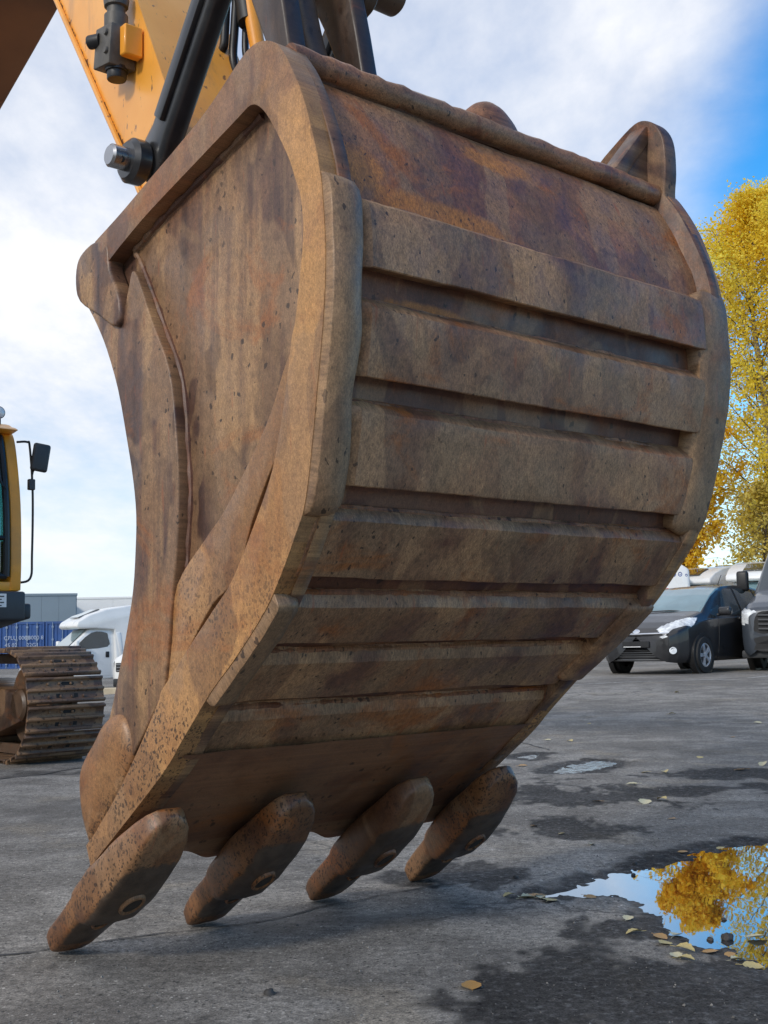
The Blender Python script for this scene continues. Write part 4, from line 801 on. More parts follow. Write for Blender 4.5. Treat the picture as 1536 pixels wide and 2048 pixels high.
M['mhgrey'] = simple('motorhome_grey', (0.42, 0.43, 0.43), 0.35, var=.05, coat=.3)
M['lampglass'] = simple('headlamp_glass', (0.72, 0.74, 0.76), 0.25, var=.35, scale=9, spec=.6, coat=.5)
M['blackpl'] = simple('black_plastic', (0.013, 0.013, 0.014), 0.45, var=.15)
def frame_of(f): f = Vector((f[0], f[1], 0)).normalized(); return f, Vector((-f.y, f.x, 0)), math.atan2(f.y, f.x)
class Loft:         # car-like body: profile(x) gives points from sill to roof centre, mirrored
    def __init__(s, keys, xs):
        s.k = keys; s.xs = xs; s.X = [k[0] for k in keys]
    def prof(s, x):
        p = [np.interp(-x, [-q for q in s.X], [k[i] for k in s.k]) for i in range(1, 7)]     # keys ordered front to back (x decreasing)
        w_, zb, belt, ztop, wt, zt = p
        return [(w_*.90, zb), (w_*.975, zb+.10), (w_, zb+(belt-zb)*.55), (w_*.992, belt-.05), (w_*.965, belt), ((w_*.965+wt)/2+.012, (belt+zt)/2), (wt, zt), (wt*.80, zt+(ztop-zt)*.72), (0, ztop)]
    def S(s, x, t):
        P = s.prof(x); n = len(P); t = min(max(t, 0), n-1-1e-6); i = int(t); f = t-i
        p0, p1, p2, p3 = (np.array(P[max(i-1, 0)]), np.array(P[i]), np.array(P[i+1]), np.array(P[min(i+2, n-1)]))
        if i+2 > n-1: p3 = np.array([-P[-2][0], P[-2][1]])
        q = .5*(2*p1+(-p0+p2)*f+(2*p0-5*p1+4*p2-p3)*f*f+(-p0+3*p1-3*p2+p3)*f**3); return Vector((x, q[0], q[1]))
    def skin(s, parent, mat, pick, nx=200, nt=80):      # pick(x, y, z, t) -> name or None; every name gets a piece of its own on each side
        xs = np.linspace(s.X[0], s.X[-1], nx); T = np.linspace(0, 8, nt); G = [[s.S(x, t) for t in T] for x in xs]; body = MB(); pcs = {}
        for sg in (1, -1):
            off = len(body.v); body.v += [(q.x, q.y*sg, q.z) for r in G for q in r]
            for i in range(nx-1):
                for j in range(nt-1):
                    q = (G[i][j]+G[i+1][j+1])*.5; nm = pick(q.x, q.y, q.z, (T[j]+T[j+1])/2); f = [i*nt+j, i*nt+j+1, (i+1)*nt+j+1, (i+1)*nt+j]
                    if nm is None: body.f.append(tuple(off+k for k in f))
                    else:
                        key = (nm, sg if nm != 'windscreen' and nm != 'rear_window' else 0); pm = pcs.setdefault(key, ({}, MB())); ids = []
                        for k in f:
                            kk = (k, sg)
                            if kk not in pm[0]: pm[0][kk] = len(pm[1].v); g = G[k//nt][k % nt]; pm[1].v.append((g.x, g.y*sg, g.z))
                            ids.append(pm[0][kk])
                        pm[1].f.append(tuple(ids))
            e = [off+j for j in range(nt)]; body.f.append(tuple(e)); body.f.append(tuple(off+(nx-1)*nt+j for j in range(nt)))
        bo = mesh_obj('body', body, mat, parent, ang=60); out = {}
        for (nm, sg), pm in pcs.items(): out[(nm, sg)] = mesh_obj(nm, pm[1], M[s.mats[nm]], parent, ang=60)
        return bo, out
    def body(s):
        mb = MB(); T = np.linspace(0, 8, 33); P = []
        for x in s.xs:
            r = [s.S(x, t) for t in T]; P.append(r+[Vector((q.x, -q.y, q.z)) for q in r[-2::-1]])
        mb.grid(P); n = len(P[0]); mb.f.append(tuple(range(n))); mb.f.append(tuple((len(P)-1)*n+k for k in range(n))[::-1]); return mb
    def patch(s, pts_fn, n, m, eps, sign=1):    # pts_fn(i/n, j/m) -> (x, t)
        mb = MB(); P = []
        for i in range(n+1):
            row = []
            for j in range(m+1):
                x, t = pts_fn(i/n, j/m); q = s.S(x, t); du = s.S(x+.01, t)-s.S(x-.01, t); dt = s.S(x, min(t+.02, 8))-s.S(x, t-.02)
                nn = du.cross(dt); nn = nn.normalized() if nn.length > 1e-9 else Vector((0, 0, 1))
                if nn.y < -0.001 or (abs(nn.y) <= .001 and nn.z < 0): nn = -nn if (nn.y < 0 and q.y > .05) else nn
                if nn.z < -.3: nn = -nn
                q = q+nn*eps; row.append(Vector((q.x, q.y*sign, q.z)))
            P.append(row)
        mb.grid(P); return mb
def _rim_disc(mb, prof, Mx, n):
    k = len(mb.v)
    for (r, h) in prof:
        for i in range(n): mb.v.append(tuple(Mx @ Vector((r*math.cos(2*math.pi*i/n), r*math.sin(2*math.pi*i/n), h))))
    for j in range(len(prof)-1):
        for i in range(n): a = k+j*n+i; b = k+j*n+(i+1) % n; mb.f.append((a, b, b+n, a+n))
def wheel(parent, x, y, r, wd, rim_mat, spokes=5, steel=False):
    s = 1 if y > 0 else -1; Mx = Matrix.Translation((x, y, r)) @ Matrix.Rotation(R(-90*s), 4, 'X')
    mb = MB(); _rim_disc(mb, [(.02, -.09), (r*.6, -.09), (r*.62, -wd), (r*.97, -wd), (r, -wd+.02), (r, -.02), (r*.97, 0), (r*.70, .006), (r*.66, -.01), (r*.64, -.08)], Mx, 30); wh = mesh_obj('wheel', mb, M['tyre'], parent, ang=40)
    mb = MB(); _rim_disc(mb, [(r*.66, -.012), (r*.62, -.004), (r*.58, -.012), (r*.57, -.05)], Mx, 30)
    for k in range(spokes):
        for o in (-.09, .09):
            Ms = Mx @ Matrix.Rotation(2*math.pi*k/spokes+o, 4, 'Z'); mb.box(.02, r*.60, -.017, .017, -.030, -.004, Ms)
    mb.lathe([(.055, -.05), (.055, -.004), (.03, .0)], Mx, 16); mesh_obj('rim', mb, rim_mat, wh, ang=30)
    return wh
def arch(parent, x, y, r, name='wheel_arch'):
    s = 1 if y > 0 else -1; Mx = Matrix.Translation((x, y, r*.93)) @ Matrix.Rotation(R(-90*s), 4, 'X'); mb = MB(); mb.lathe([(r*1.13, -.1), (r*1.13, .002), (r*1.08, .004)], Mx, 32); return mesh_obj(name, mb, M['blackpl'], parent)
def side_line(lf, parent, x0, t0, x1, t1, name='door_seam', eps=.004, wdt=.012, sign=1, mat='blackpl', n=14):
    pts = [(x0+(x1-x0)*i/n, t0+(t1-t0)*i/n) for i in range(n+1)]; mb = MB(); path = []
    for x, t in pts: q = lf.S(x, t); path.append(Vector((q.x, (q.y+eps*.5)*sign, q.z)))
    mb.tube(path, wdt*.5, 6); return mesh_obj(name, mb, M[mat], parent)
# ---- charcoal compact car, facing left towards the camera
f, Lv, rz = frame_of((-.66, -.75)); LFp = Vector((5.40, 20.95, 0)); org = LFp-Lv*.74
car = thing('parked_car', 'charcoal black compact car with alloy wheels parked right of the bucket', 'car', (org.x, org.y, 0.165), rz)
#        x     w    zb   belt  ztop   wt   zt
keys = [(.82, .40, .30, .58, .64, .30, .62), (.78, .60, .21, .64, .70, .46, .68), (.66, .73, .19, .72, .79, .58, .77), (.45, .80, .19, .80, .89, .64, .865), (.10, .838, .20, .89, 1.005, .68, .97), (-.22, .846, .20, .935, 1.075, .70, 1.045), (-.42, .848, .20, .95, 1.195, .685, 1.16), (-.75, .848, .20, .965, 1.375, .645, 1.335), (-1.05, .848, .20, .975, 1.495, .615, 1.445), (-1.35, .848, .20, .985, 1.555, .60, 1.50), (-1.9, .848, .20, 1.0, 1.59, .59, 1.53), (-2.5, .845, .20, 1.02, 1.575, .58, 1.515), (-2.95, .835, .22, 1.04, 1.53, .565, 1.47), (-3.10, .80, .26, 1.05, 1.43, .57, 1.38), (-3.20, .70, .34, .95, 1.05, .55, 1.02)]
lf = Loft(keys, sorted(set(list(np.linspace(.82, -3.2, 70))+[k[0] for k in keys]), reverse=True))
lf.mats = dict(windscreen='screen', front_door_window='autoglass', rear_door_window='autoglass', quarter_window='autoglass', corner_window='autoglass', headlight='lampglass', rear_window='autoglass', window_trim='blackpl')
def pick_car(x, y, z, t):
    A_, B_ = Vector((.76, .40)), Vector((.06, .83)); d = B_-A_; tau = (Vector((x, y))-A_).dot(d)/d.length_squared; off = abs((Vector((x, y))-A_).dot(Vector((-d.y, d.x)).normalized()))
    if -.02 < tau < 1.0 and off < .13:
        zc_ = .685+.27*tau; hh_ = .030+.075*math.sin(math.pi*min(1, tau*.75+.2))*(1-.35*tau)
        if tau > .02 and abs(z-zc_) < hh_*min(1, (1-tau)*4+.15): return 'headlight'
    if -1.17 < x < -.24 and t > 6.12: return 'windscreen'
    if -3.17 < x < -3.0 and t > 6.1 and z > 1.12: return 'rear_window'
    if 4.12 < t < 5.85 and z > .95:
        b_ = (t-4.12)/1.73
        if -1.62 < x < -.74-.42*b_: return 'front_door_window'
        if -2.47 < x < -1.71: return 'rear_door_window'
        if -2.97+.16*b_ < x < -2.56: return 'quarter_window'
        if -.64-.42*b_ < x < -.36-.30*b_ and b_ < .55: return 'corner_window'
        if -2.6 < x < -.64-.42*b_: return 'window_trim'
    return None
bo_, pcs_ = lf.skin(car, M['carpaint'], pick_car)
for s in (1, -1):
    hl = pcs_[('headlight', s)]
    for (xx, yy_, zz_, rr_) in ((.62, .575, .745, .040), (.44, .715, .815, .034)):
        mb = MB(); mb.lathe([(rr_, -.02), (rr_, .004), (rr_*.5, .010)], Matrix.Translation((xx, yy_*s, zz_)) @ Matrix.Rotation(R(62), 4, 'Y') @ Matrix.Rotation(R(-35*s), 4, 'X'), 16); mesh_obj('headlamp_reflector', mb, M['chrome'], hl)
    q = lf.S(.70, 1.3); mb = MB(); mb.lathe([(.062, -.02), (.062, .012), (.045, .014), (.043, .004), (.01, .008)], Matrix.Translation((.738, .650*s, .40)) @ Matrix.Rotation(R(75), 4, 'Y') @ Matrix.Rotation(R(-32*s), 4, 'X'), 20); mesh_obj('fog_light', mb, M['lampglass'], car)
    mb = MB(); mb.box(-.07, .07, -.13, .11, -.075, .075, Matrix.Translation((-.62, .985*s, 1.065))); mr = mesh_obj('wing_mirror', mb, M['carpaint'], car, .05, 4); mb = MB(); mb.tube([(-.60, .83*s, 1.0), (-.62, .93*s, 1.02)], .025, 8); mesh_obj('mirror_stalk', mb, M['blackpl'], mr)
    for x in (-1.52, -2.42):
        q = lf.S(x, 3.0); mb = MB(); mb.box(-.10, .10, -.012, .028, -.018, .018, Matrix.Translation((x, q.y*s, q.z))); mesh_obj('door_handle', mb, M['carpaint'], car, .01, 2)
    for (x0, t0, x1, t1) in ((-.66, 4.0, -.56, .6), (-1.66, 4.0, -1.66, .6), (-2.52, 4.0, -2.30, .9)): side_line(lf, car, x0, t0, x1, t1, sign=s, wdt=.010)
    side_line(lf, car, -.40, .62, -2.3, .62, 'sill_seam', sign=s)
    for x, n_ in ((0, 0), (-2.55, 1)): arch(car, x, .846*s, .335); wheel(car, x, .880*s, .312, .2, M['alloy'], 5)
gp = MB(); gp.prism(catmull([(-.36, .60), (.36, .60), (.44, .655), (.30, .685), (-.30, .685), (-.44, .655)], 3, True), lambda p: Vector((.838-.06*abs(p[0])-.12*p[0]**2, p[0], p[1])), lambda p: Vector((.66-.22*abs(p[0]), p[0], p[1]))); gr = mesh_obj('grille', gp, M['blackpl'], car, smooth=False)
mb = MB(); mb.tube([Vector((.846-.06*abs(y)-.16*y*y, y, .685+.015*abs(y))) for y in np.linspace(-.58, .58, 21)], .017, 8); mesh_obj('chrome_strip', mb, M['chrome'], gr)
lg = MB(); lg.prism(catmull([(-.50, .27), (.50, .27), (.60, .33), (.52, .415), (-.52, .415), (-.60, .33)], 3, True), lambda p: Vector((.830-.04*abs(p[0])-.14*p[0]**2, p[0], p[1])), lambda p: Vector((.66-.2*abs(p[0]), p[0], p[1]))); lgr = mesh_obj('lower_grille', lg, M['blackpl'], car, smooth=False)
for zz in (.30, .335, .37): mb = MB(); mb.tube([Vector((.834-.04*abs(y)-.14*y*y, y, zz)) for y in np.linspace(-.52, .52, 15)], .007, 6); mesh_obj('grille_bar', mb, M['plastic'], lgr)
mb = MB(); mb.tube([Vector((.86-.20*abs(y)-.2*y*y, y, .245)) for y in np.linspace(-.62, .62, 17)], .022, 8); mesh_obj('chin_strip', mb, M['plastic'], car)
mb = MB(); mb.box(.80, .850, -.26, .26, .455, .565); npl = mesh_obj('number_plate', mb, M['blackpl'], car, .006, 1); mb = MB(); mb.box(.8502, .8522, -.235, .10, .466, .478); mesh_obj('plate_strip', mb, M['white'], npl, smooth=False)
mb = MB(); mb.tube([(-.20, -.5, 1.085), (-.24, .1, 1.10), (-.27, .45, 1.075)], .009, 6); mesh_obj('wiper', mb, M['blackpl'], car)
mb = MB(); mb.tube([(-2.35, 0, 1.57), (-2.55, 0, 1.80)], .007, 6); mesh_obj('antenna', mb, M['blackpl'], car)
for y in (-.36, .36):
    mb = MB(); mb.prism(catmull([(-1.35, .85), (-1.25, 1.22), (-1.48, 1.24), (-1.55, .85)], 3, True), lambda p: Vector((p[0], y-.2, p[1])), lambda p: Vector((p[0], y+.2, p[1])))
mb = MB(); mb.lathe([(.05, 0), (.055, .004), (.048, .006)], Matrix.Translation((.80, 0, .735)) @ Matrix.Rotation(R(70), 4, 'Y') @ Matrix.Diagonal((.7, 1.3, 1, 1)), 20); mesh_obj('bonnet_badge', mb, M['chrome'], car)
# ---- dark grey panel van at the right edge
f, Lv, rz = frame_of((-.50, -.866)); RF = Vector((6.28, 21.5, 0)); org = RF+Lv*1.0-f*.95
van = thing('panel_van', 'dark grey panel van with black slatted grille cut off by the right edge', 'van', (org.x, org.y, 0.19), rz)
keys = [(.98, .82, .30, .95, 1.02, .70, 1.00), (.94, .94, .24, 1.00, 1.10, .80, 1.07), (.75, 1.0, .24, 1.05, 1.20, .84, 1.16), (.35, 1.01, .25, 1.12, 1.34, .86, 1.29), (.10, 1.01, .25, 1.16, 1.42, .87, 1.36), (-.45, 1.01, .25, 1.2, 2.02, .80, 1.94), (-.85, 1.01, .25, 1.22, 2.38, .76, 2.28), (-1.2, 1.01, .25, 1.25, 2.52, .76, 2.42), (-4.6, 1.01, .25, 1.25, 2.55, .78, 2.46), (-4.8, .98, .3, 1.25, 2.5, .76, 2.4)]
vf = Loft(keys, sorted(set(list(np.linspace(.98, -1.4, 44))+[-2.5, -3.5, -4.6, -4.8]), reverse=True))
vf.mats = dict(windscreen='autoglass', cab_window='autoglass', headlight='lampglass')
def pick_van(x, y, z, t):
    if -.86 < x < .06 and t > 6.1: return 'windscreen'
    if 4.1 < t < 5.8 and z > 1.22 and -1.38 < x < -.36-.42*(t-4.1)/1.7: return 'cab_window'
    if .50 < x < .99 and y > .66 and .80+.10*(.96-x) < z < 1.06+.16*(.96-x)-.25*max(0, .80-y): return 'headlight'
    return None
vf.skin(van, M['vanpaint'], pick_van, 260, 64)
for s in (1, -1):
    mb = MB(); mb.box(-.08, .06, -.10, .12, -.19, .19, Matrix.Translation((-.30, 1.20*s, 1.62))); mesh_obj('wing_mirror', mb, M['blackpl'], van, .05, 3)
    for x in (0, -3.6): arch(van, x, 1.008*s, .375); wheel(van, x, 1.04*s, .345, .24, M['alloy'], 6)
    side_line(vf, van, -.30, 4.0, -.35, .6, sign=s); side_line(vf, van, -1.42, 4.0, -1.42, .5, sign=s)
gp = MB(); gp.prism(catmull([(-.60, .64), (.60, .64), (.72, .78), (.66, .98), (.45, 1.03), (-.45, 1.03), (-.66, .98), (-.72, .78)], 3, True), lambda p: Vector((1.03-.06*abs(p[0]), p[0], p[1])), lambda p: Vector((.90-.06*abs(p[0]), p[0], p[1]))); vg = mesh_obj('grille', gp, M['blackpl'], van, smooth=False)
for zz in (.70, .78, .86, .94):
    mb = MB(); mb.tube([Vector((1.045-.06*abs(y), y, zz+.02*abs(y))) for y in np.linspace(-.64, .64, 15)], .020, 8); mesh_obj('grille_slat', mb, M['plastic'], vg)
gp = MB(); gp.prism(catmull([(-.62, .32), (.62, .32), (.70, .45), (.62, .58), (-.62, .58), (-.70, .45)], 3, True), lambda p: Vector((1.02-.05*abs(p[0]), p[0], p[1])), lambda p: Vector((.90-.05*abs(p[0]), p[0], p[1]))); mesh_obj('lower_grille', gp, M['blackpl'], van, smooth=False)
mb = MB(); mb.prism([(-.985, .20), (.985, .20), (.985, .34), (-.985, .34)], lambda p: Vector((1.01-.13*p[0]**4, p[0], p[1])), lambda p: Vector((.55, p[0], p[1]))); mesh_obj('bumper', mb, M['plastic'], van, .03, 2)
mb = MB(); mb.box(1.02, 1.035, -.26, .26, .43, .54); npl = mesh_obj('number_plate', mb, M['blackpl'], van, .005, 1)
M['plateblue'] = simple('plate_blue', (0.02, 0.07, 0.30), .4)
mb = MB(); mb.box(1.0355, 1.0375, -.255, -.215, .435, .535); mesh_obj('plate_band', mb, M['plateblue'], npl, smooth=False)
# ---- motorhomes and caravan
def vprism(name, poly, w, mat, parent, bevel=.05, seg=3, y0=None, y1=None):
    mb = MB(); a0 = -w if y0 is None else y0; a1 = w if y1 is None else y1
    mb.prism(poly, lambda p: Vector((-p[0], a0, p[1])), lambda p: Vector((-p[0], a1, p[1]))); return mesh_obj(name, mb, mat, parent, bevel, seg, ang=50)
def motorhome(name, label, loc, f, group=None, length=6.9, cat='motorhome', skylight=True):
    ff, L2, rz = frame_of(f); t = thing(name, label, cat, loc, rz, group)
    vprism('cab', [(0, .38), (-.02, .72), (.10, .95), (.95, 1.24), (1.78, 1.98), (2.9, 2.05), (2.9, .35), (.2, .30)], .99, M['mhwhite'], t, .07, 3)
    bx = vprism('body', [(2.62, .42), (2.62, 1.2), (2.58, 1.95), (1.95, 1.99), (1.40, 2.0), (1.30, 2.06), (1.36, 2.22), (1.75, 2.45), (2.3, 2.63), (3.1, 2.75), (4.2, 2.78), (length-.1, 2.78), (length, 2.6), (length, .45)], 1.13, M['mhwhite'], t, .06, 3)
    mb = MB(); mb.poly([(-1.00, -.86, 1.295), (-1.00, .86, 1.295), (-1.74, .74, 1.955), (-1.74, -.74, 1.955)], [(0, 1, 2, 3)]); mb.v = [(x+.012, y, z+.014) for x, y, z in mb.v]; mesh_obj('windscreen', mb, M['screen'], t, smooth=False)
    for s in (1, -1):
        dw = vprism('cab_door', [(1.28, .45), (1.24, 1.3), (1.80, 1.93), (2.45, 1.93), (2.5, .45)], 0, M['mhwhite'], t, .012, 2, .99*s, 1.004*s)
        vprism('door_window', catmull([(1.38, 1.37), (1.84, 1.86), (2.32, 1.86), (2.40, 1.70), (2.38, 1.40)], 3, True), 0, M['autoglass'], dw, 0, 1, 1.003*s, 1.012*s)
        vprism('door_handle', [(2.32, 1.05), (2.32, 1.24), (2.44, 1.24), (2.44, 1.05)], 0, M['blackpl'], dw, .01, 1, 1.0*s, 1.03*s)
        vprism('side_window', catmull([(3.05, 1.45), (3.05, 2.0), (4.0, 2.0), (4.0, 1.45)], 1, True), 0, M['autoglass'], t, .02, 2, 1.12*s, 1.142*s)
        vprism('side_window', [(4.7, 1.5), (4.7, 2.0), (5.8, 2.0), (5.8, 1.5)], 0, M['autoglass'], t, .02, 2, 1.12*s, 1.142*s)
        mb = MB(); mb.box(-.06, .06, -.10, .10, -.16, .16, Matrix.Translation((-1.32, 1.20*s, 1.45))); mesh_obj('wing_mirror', mb, M['mhwhite'], t, .04, 3)
        vprism('corner_fairing', [(2.62, 1.85), (2.78, 1.86), (2.9, .95), (2.8, .95)], 0, M['mhwhite'], t, .02, 2, 1.0*s, 1.15*s)
        for x in (.95, length-1.9): arch(t, -x, (.99 if x < 2 else 1.13)*s, .36); wheel(t, -x, (1.0 if x < 2 else 1.14)*s, .335, .22, M['mhgrey'], 6)
        mb = MB(); mb.lathe([(.13, -.03), (.14, .01), (.1, .03)], Matrix.Translation((-.16, .74*s, .88)) @ Matrix.Rotation(R(60), 4, 'Y'), 16); mesh_obj('headlight', mb, M['lampglass'], t)
    mb = MB(); mb.box(-.02, .03, -.7, .7, .38, .66, Matrix.Translation((.02, 0, 0))); mesh_obj('bumper', mb, M['blackpl'], t, .02, 2)
    if skylight:
        mb = MB(); mb.prism([(1.52, 2.365), (2.22, 2.635), (2.25, 2.605), (1.55, 2.335)], lambda p: Vector((-p[0], -.55, p[1]+.02)), lambda p: Vector((-p[0], .55, p[1]+.02))); mesh_obj('skylight', mb, M['autoglass'], bx, .008, 1)
    mb = MB(); mb.box(-4.8, -4.1, -.3, .3, 2.77, 2.86); mesh_obj('roof_vent', mb, M['mhgrey'], bx, .03, 2)
    return t
motorhome('motorhome', 'white low-profile motorhome parked in front of the blue containers', (-11.75, 39.4, gz(-11.5, 40)-.0), (-.87, -.49))
motorhome('motorhome', 'white motorhome with grey roof skylight parked behind the charcoal car', (10.6, 45.6, .70), (-.72, -.69), length=7.2)
motorhome('motorhome', 'white motorhome parked behind the dark grey van at right edge', (12.45, 41.2, .66), (-.5, -.86), length=7.0)
cv = thing('caravan', 'white caravan with a row of blue ring emblems beside the bucket edge', 'caravan', (8.7, 43.5, .55), math.atan2(-.35, .94)+math.pi/2)
# caravan local frame: front wall at +x? x is along the towing axis, broad side faces -y
cv.rotation_euler = (0, 0, R(-12))
cb = MB(); cb.prism([(-.2, .5), (-.35, 1.6), (-.2, 2.55), (.15, 2.80), (1.9, 2.83), (2.25, 2.6), (2.3, .5)], lambda p: Vector((p[0], 0, p[1])), lambda p: Vector((p[0], 5.2, p[1]))); cbo = mesh_obj('body', cb, M['mhwhite'], cv, .12, 4)
M['logo_blue'] = simple('logo_blue', (0.03, 0.08, 0.30), .5); M['logo_red'] = simple('logo_red', (0.55, 0.03, 0.03), .5)
for k in range(5):
    mb = MB(); cx_ = 1.28+.215*k; r0, r1 = (.055, .085) if k < 4 else (.03, .05); n = 22
    for rr in (r0, r1):
        for i in range(n): mb.v.append((cx_+rr*.85*math.cos(2*math.pi*i/n), -.004, 2.42+rr*math.sin(2*math.pi*i/n)-(.04 if k == 4 else 0)))
    for i in range(n): j = (i+1) % n; mb.f.append((i, j, n+j, n+i))
    lo = mesh_obj('ring_emblem', mb, M['logo_blue'], cbo, smooth=False)
    mb = MB(); mb.box(cx_-.02, cx_+.02, -.006, -.003, 2.40, 2.43 if k < 4 else 2.41); mesh_obj('emblem_dot', mb, M['logo_blue'], lo, smooth=False)
mb = MB()
for k in range(8): mb.box(.5+.13*k, .585+.13*k, -.006, -.003, 1.86, 1.93)
mesh_obj('red_lettering', mb, M['logo_red'], cbo, smooth=False)
mb = MB(); mb.box(.2, 1.9, -.012, -.002, 1.15, 1.78); mesh_obj('front_window', mb, M['autoglass'], cv, smooth=False)
for s in (-.02, 2.12): mb = MB(); mb.lathe([(.3, -.1), (.31, .1), (.2, .11)], Matrix.Translation((s, 2.9, .31)) @ Matrix.Rotation(R(90), 4, 'Y'), 20); mesh_obj('wheel', mb, M['tyre'], cv)
# ---- white van whose nose shows left of the bucket
f, Lv, rz = frame_of((-.55, -.835)); nose = Vector((-7.30, 32.6, 0)); org = nose-f*.95+Lv*.72
vw = thing('delivery_van', 'white van with round emblem on dark grille half hidden by the bucket', 'van', (org.x, org.y, gz(nose.x, nose.y)), rz)
keys = [(.97, .72, .30, .85, .92, .62, .90), (.92, .88, .24, .92, 1.02, .72, 1.0), (.7, .93, .24, .98, 1.12, .78, 1.08), (.2, .95, .25, 1.06, 1.24, .80, 1.20), (-.5, .95, .25, 1.12, 1.86, .72, 1.78), (-.8, .95, .25, 1.14, 1.95, .70, 1.88), (-3.9, .95, .25, 1.14, 1.96, .72, 1.9), (-4.0, .9, .3, 1.1, 1.9, .7, 1.85)]
wf_ = Loft(keys, sorted(set(list(np.linspace(.97, -1, 32))+[-2, -3, -3.9, -4.0]), reverse=True)); mesh_obj('body', wf_.body(), M['mhwhite'], vw, ang=60)
for s in (1, -1):
    mesh_obj('windscreen', wf_.patch(lambda a, b: (.14-.62*a, 6.1+b*1.9), 10, 8, .008, s), M['screen'], vw); mesh_obj('cab_window', wf_.patch(lambda a, b: ((-.3-.3*b)*(1-a)-1.3*a, 4.1+b*1.6), 8, 6, .008, s), M['autoglass'], vw)
    mesh_obj('headlight', wf_.patch(lambda a, b: (.94-.3*a, 2.5*(1-b)+4.0*b), 8, 6, .012, s), M['lampglass'], vw)
    for x in (0, -2.9): arch(vw, x, .948*s, .36); wheel(vw, x, .96*s, .33, .22, M['alloy'], 5)
mb = MB(); mb.box(.94, 1.0, -.70, .70, .62, .86); vg = mesh_obj('grille', mb, M['blackpl'], vw, .02, 2); mb = MB(); mb.box(.93, 1.0, -.80, .80, .22, .44); mesh_obj('bumper', mb, M['blackpl'], vw, .03, 2)
for zz in (.66, .74, .82): mb = MB(); mb.box(1.0, 1.01, -.66, .66, zz-.008, zz+.008); mesh_obj('grille_slat', mb, M['chrome'], vg, smooth=False)
mb = MB(); n = 26
for rr in (.085, .11):
    for i in range(n): mb.v.append((1.018, rr*math.cos(2*math.pi*i/n), .74+rr*math.sin(2*math.pi*i/n)))
for i in range(n): j = (i+1) % n; mb.f.append((i, j, n+j, n+i))
def stroke(mb, p, q, w_=.016):
    d = Vector((q[0]-p[0], q[1]-p[1])); nn = Vector((-d.y, d.x)).normalized()*w_*.5; mb.poly([(1.02, p[0]+nn.x, p[1]+nn.y), (1.02, p[0]-nn.x, p[1]-nn.y), (1.02, q[0]-nn.x, q[1]-nn.y), (1.02, q[0]+nn.x, q[1]+nn.y)], [(0, 1, 2, 3)])
for p, q in (((-.045, .83), (0, .755)), ((0, .755), (.045, .83)), ((-.078, .785), (-.035, .66)), ((-.035, .66), (0, .735)), ((0, .735), (.035, .66)), ((.035, .66), (.078, .785))): stroke(mb, p, q)
mesh_obj('emblem', mb, M['chrome'], vg, smooth=False)
mb = MB(); mb.box(.995, 1.01, -.26, .26, .46, .57); mesh_obj('number_plate', mb, M['white'], vw, smooth=False)

# ================================================================ BUILDINGS, CONTAINERS, TIMBER
M['contblue'] = simple('container_blue', (0.030, 0.090, 0.27), 0.55, var=.12, scale=1.5, dirt=(.10, .10, .13), dirt_amt=.35)
M['rod2'] = simple('faded_print', (0.42, 0.48, 0.58), 0.6, var=.2)
M['rod'] = simple('lock_rod', (0.24, 0.31, 0.42), 0.5, var=.1)
def container(x, y, rz, label, text=None, disc=False):
    z0 = -.38; t = thing('shipping_container', label, 'container', (x, y, z0), rz, 'blue containers beyond the motorhome')
    mb = MB(); mb.box(0, 2.44, .06, 6.06, .0, 2.60); mesh_obj('container_box', mb, M['contblue'], t, .02, 1)
    mb = MB()
    for (a, b, c, d) in ((0, .11, 0, 2.6), (2.33, 2.44, 0, 2.6), (.11, 2.33, 0, .14), (.11, 2.33, 2.46, 2.6)): mb.box(a, b, 0, .12, c, d)
    mesh_obj('end_frame', mb, M['contblue'], t, .008, 1)
    for k in range(2):
        x0 = .115+k*1.11; mb = MB(); n = 25; P = []
        for i in range(n): ph = (i % 6); yy = .055 if ph in (0, 1, 2) else .025; P.append([(x0+1.1*i/(n-1), yy, z) for z in (.145, 2.455)])
        mb.grid(P); dr = mesh_obj('door', mb, M['contblue'], t, smooth=False)
        for q in (.28, .82):
            mb = MB(); mb.tube([(x0+q, -.01, .05), (x0+q, -.01, 2.55)], .026, 8); rd = mesh_obj('lock_rod', mb, M['rod'], dr); mb = MB()
            for zz in (.3, 1.0, 1.6, 2.3): mb.box(x0+q-.055, x0+q+.055, -.03, .03, zz-.05, zz+.05)
            mesh_obj('rod_bracket', mb, M['rod'], dr, smooth=False)
    if disc: mb = MB(); mb.lathe([(.30, 0), (.31, .01), (.28, .012)], Matrix.Translation((.62, .02, 1.15)) @ Matrix.Rotation(R(90), 4, 'X'), 24); mesh_obj('round_sign', mb, M['white'], t)
    if text:
        for (txt, px, pz, sz) in text:
            cu = bpy.data.curves.new('lettering', 'FONT'); cu.body = txt; cu.size = sz; to = bpy.data.objects.new('tmp', cu); COL.objects.link(to); dg = bpy.context.evaluated_depsgraph_get(); tm = bpy.data.meshes.new_from_object(to.evaluated_get(dg)); bpy.data.objects.remove(to)
            tm.materials.clear(); tm.materials.append(M['rod2']); o = bpy.data.objects.new('lettering', tm); COL.objects.link(o); o.parent = t; o.location = (px, -.045, pz); o.rotation_euler = (R(90), 0, 0)
    return t
cr = R(6)
container(-23.95, 66.6, cr, 'blue shipping container with round white sign, leftmost of the three', disc=True)
container(-21.45, 66.8, cr, 'blue shipping container with white code lettering, middle of the three', text=[('CPLU 0000', .25, 1.62, .30), ('00000 8', 1.42, 1.62, .30), ('45 02', .30, 1.22, .30), ('22G1', 1.48, 1.22, .30)])
container(-18.95, 67.0, cr, 'blue shipping container nearest the motorhome, rightmost of the three', text=[('M', .95, 1.25, .42)])
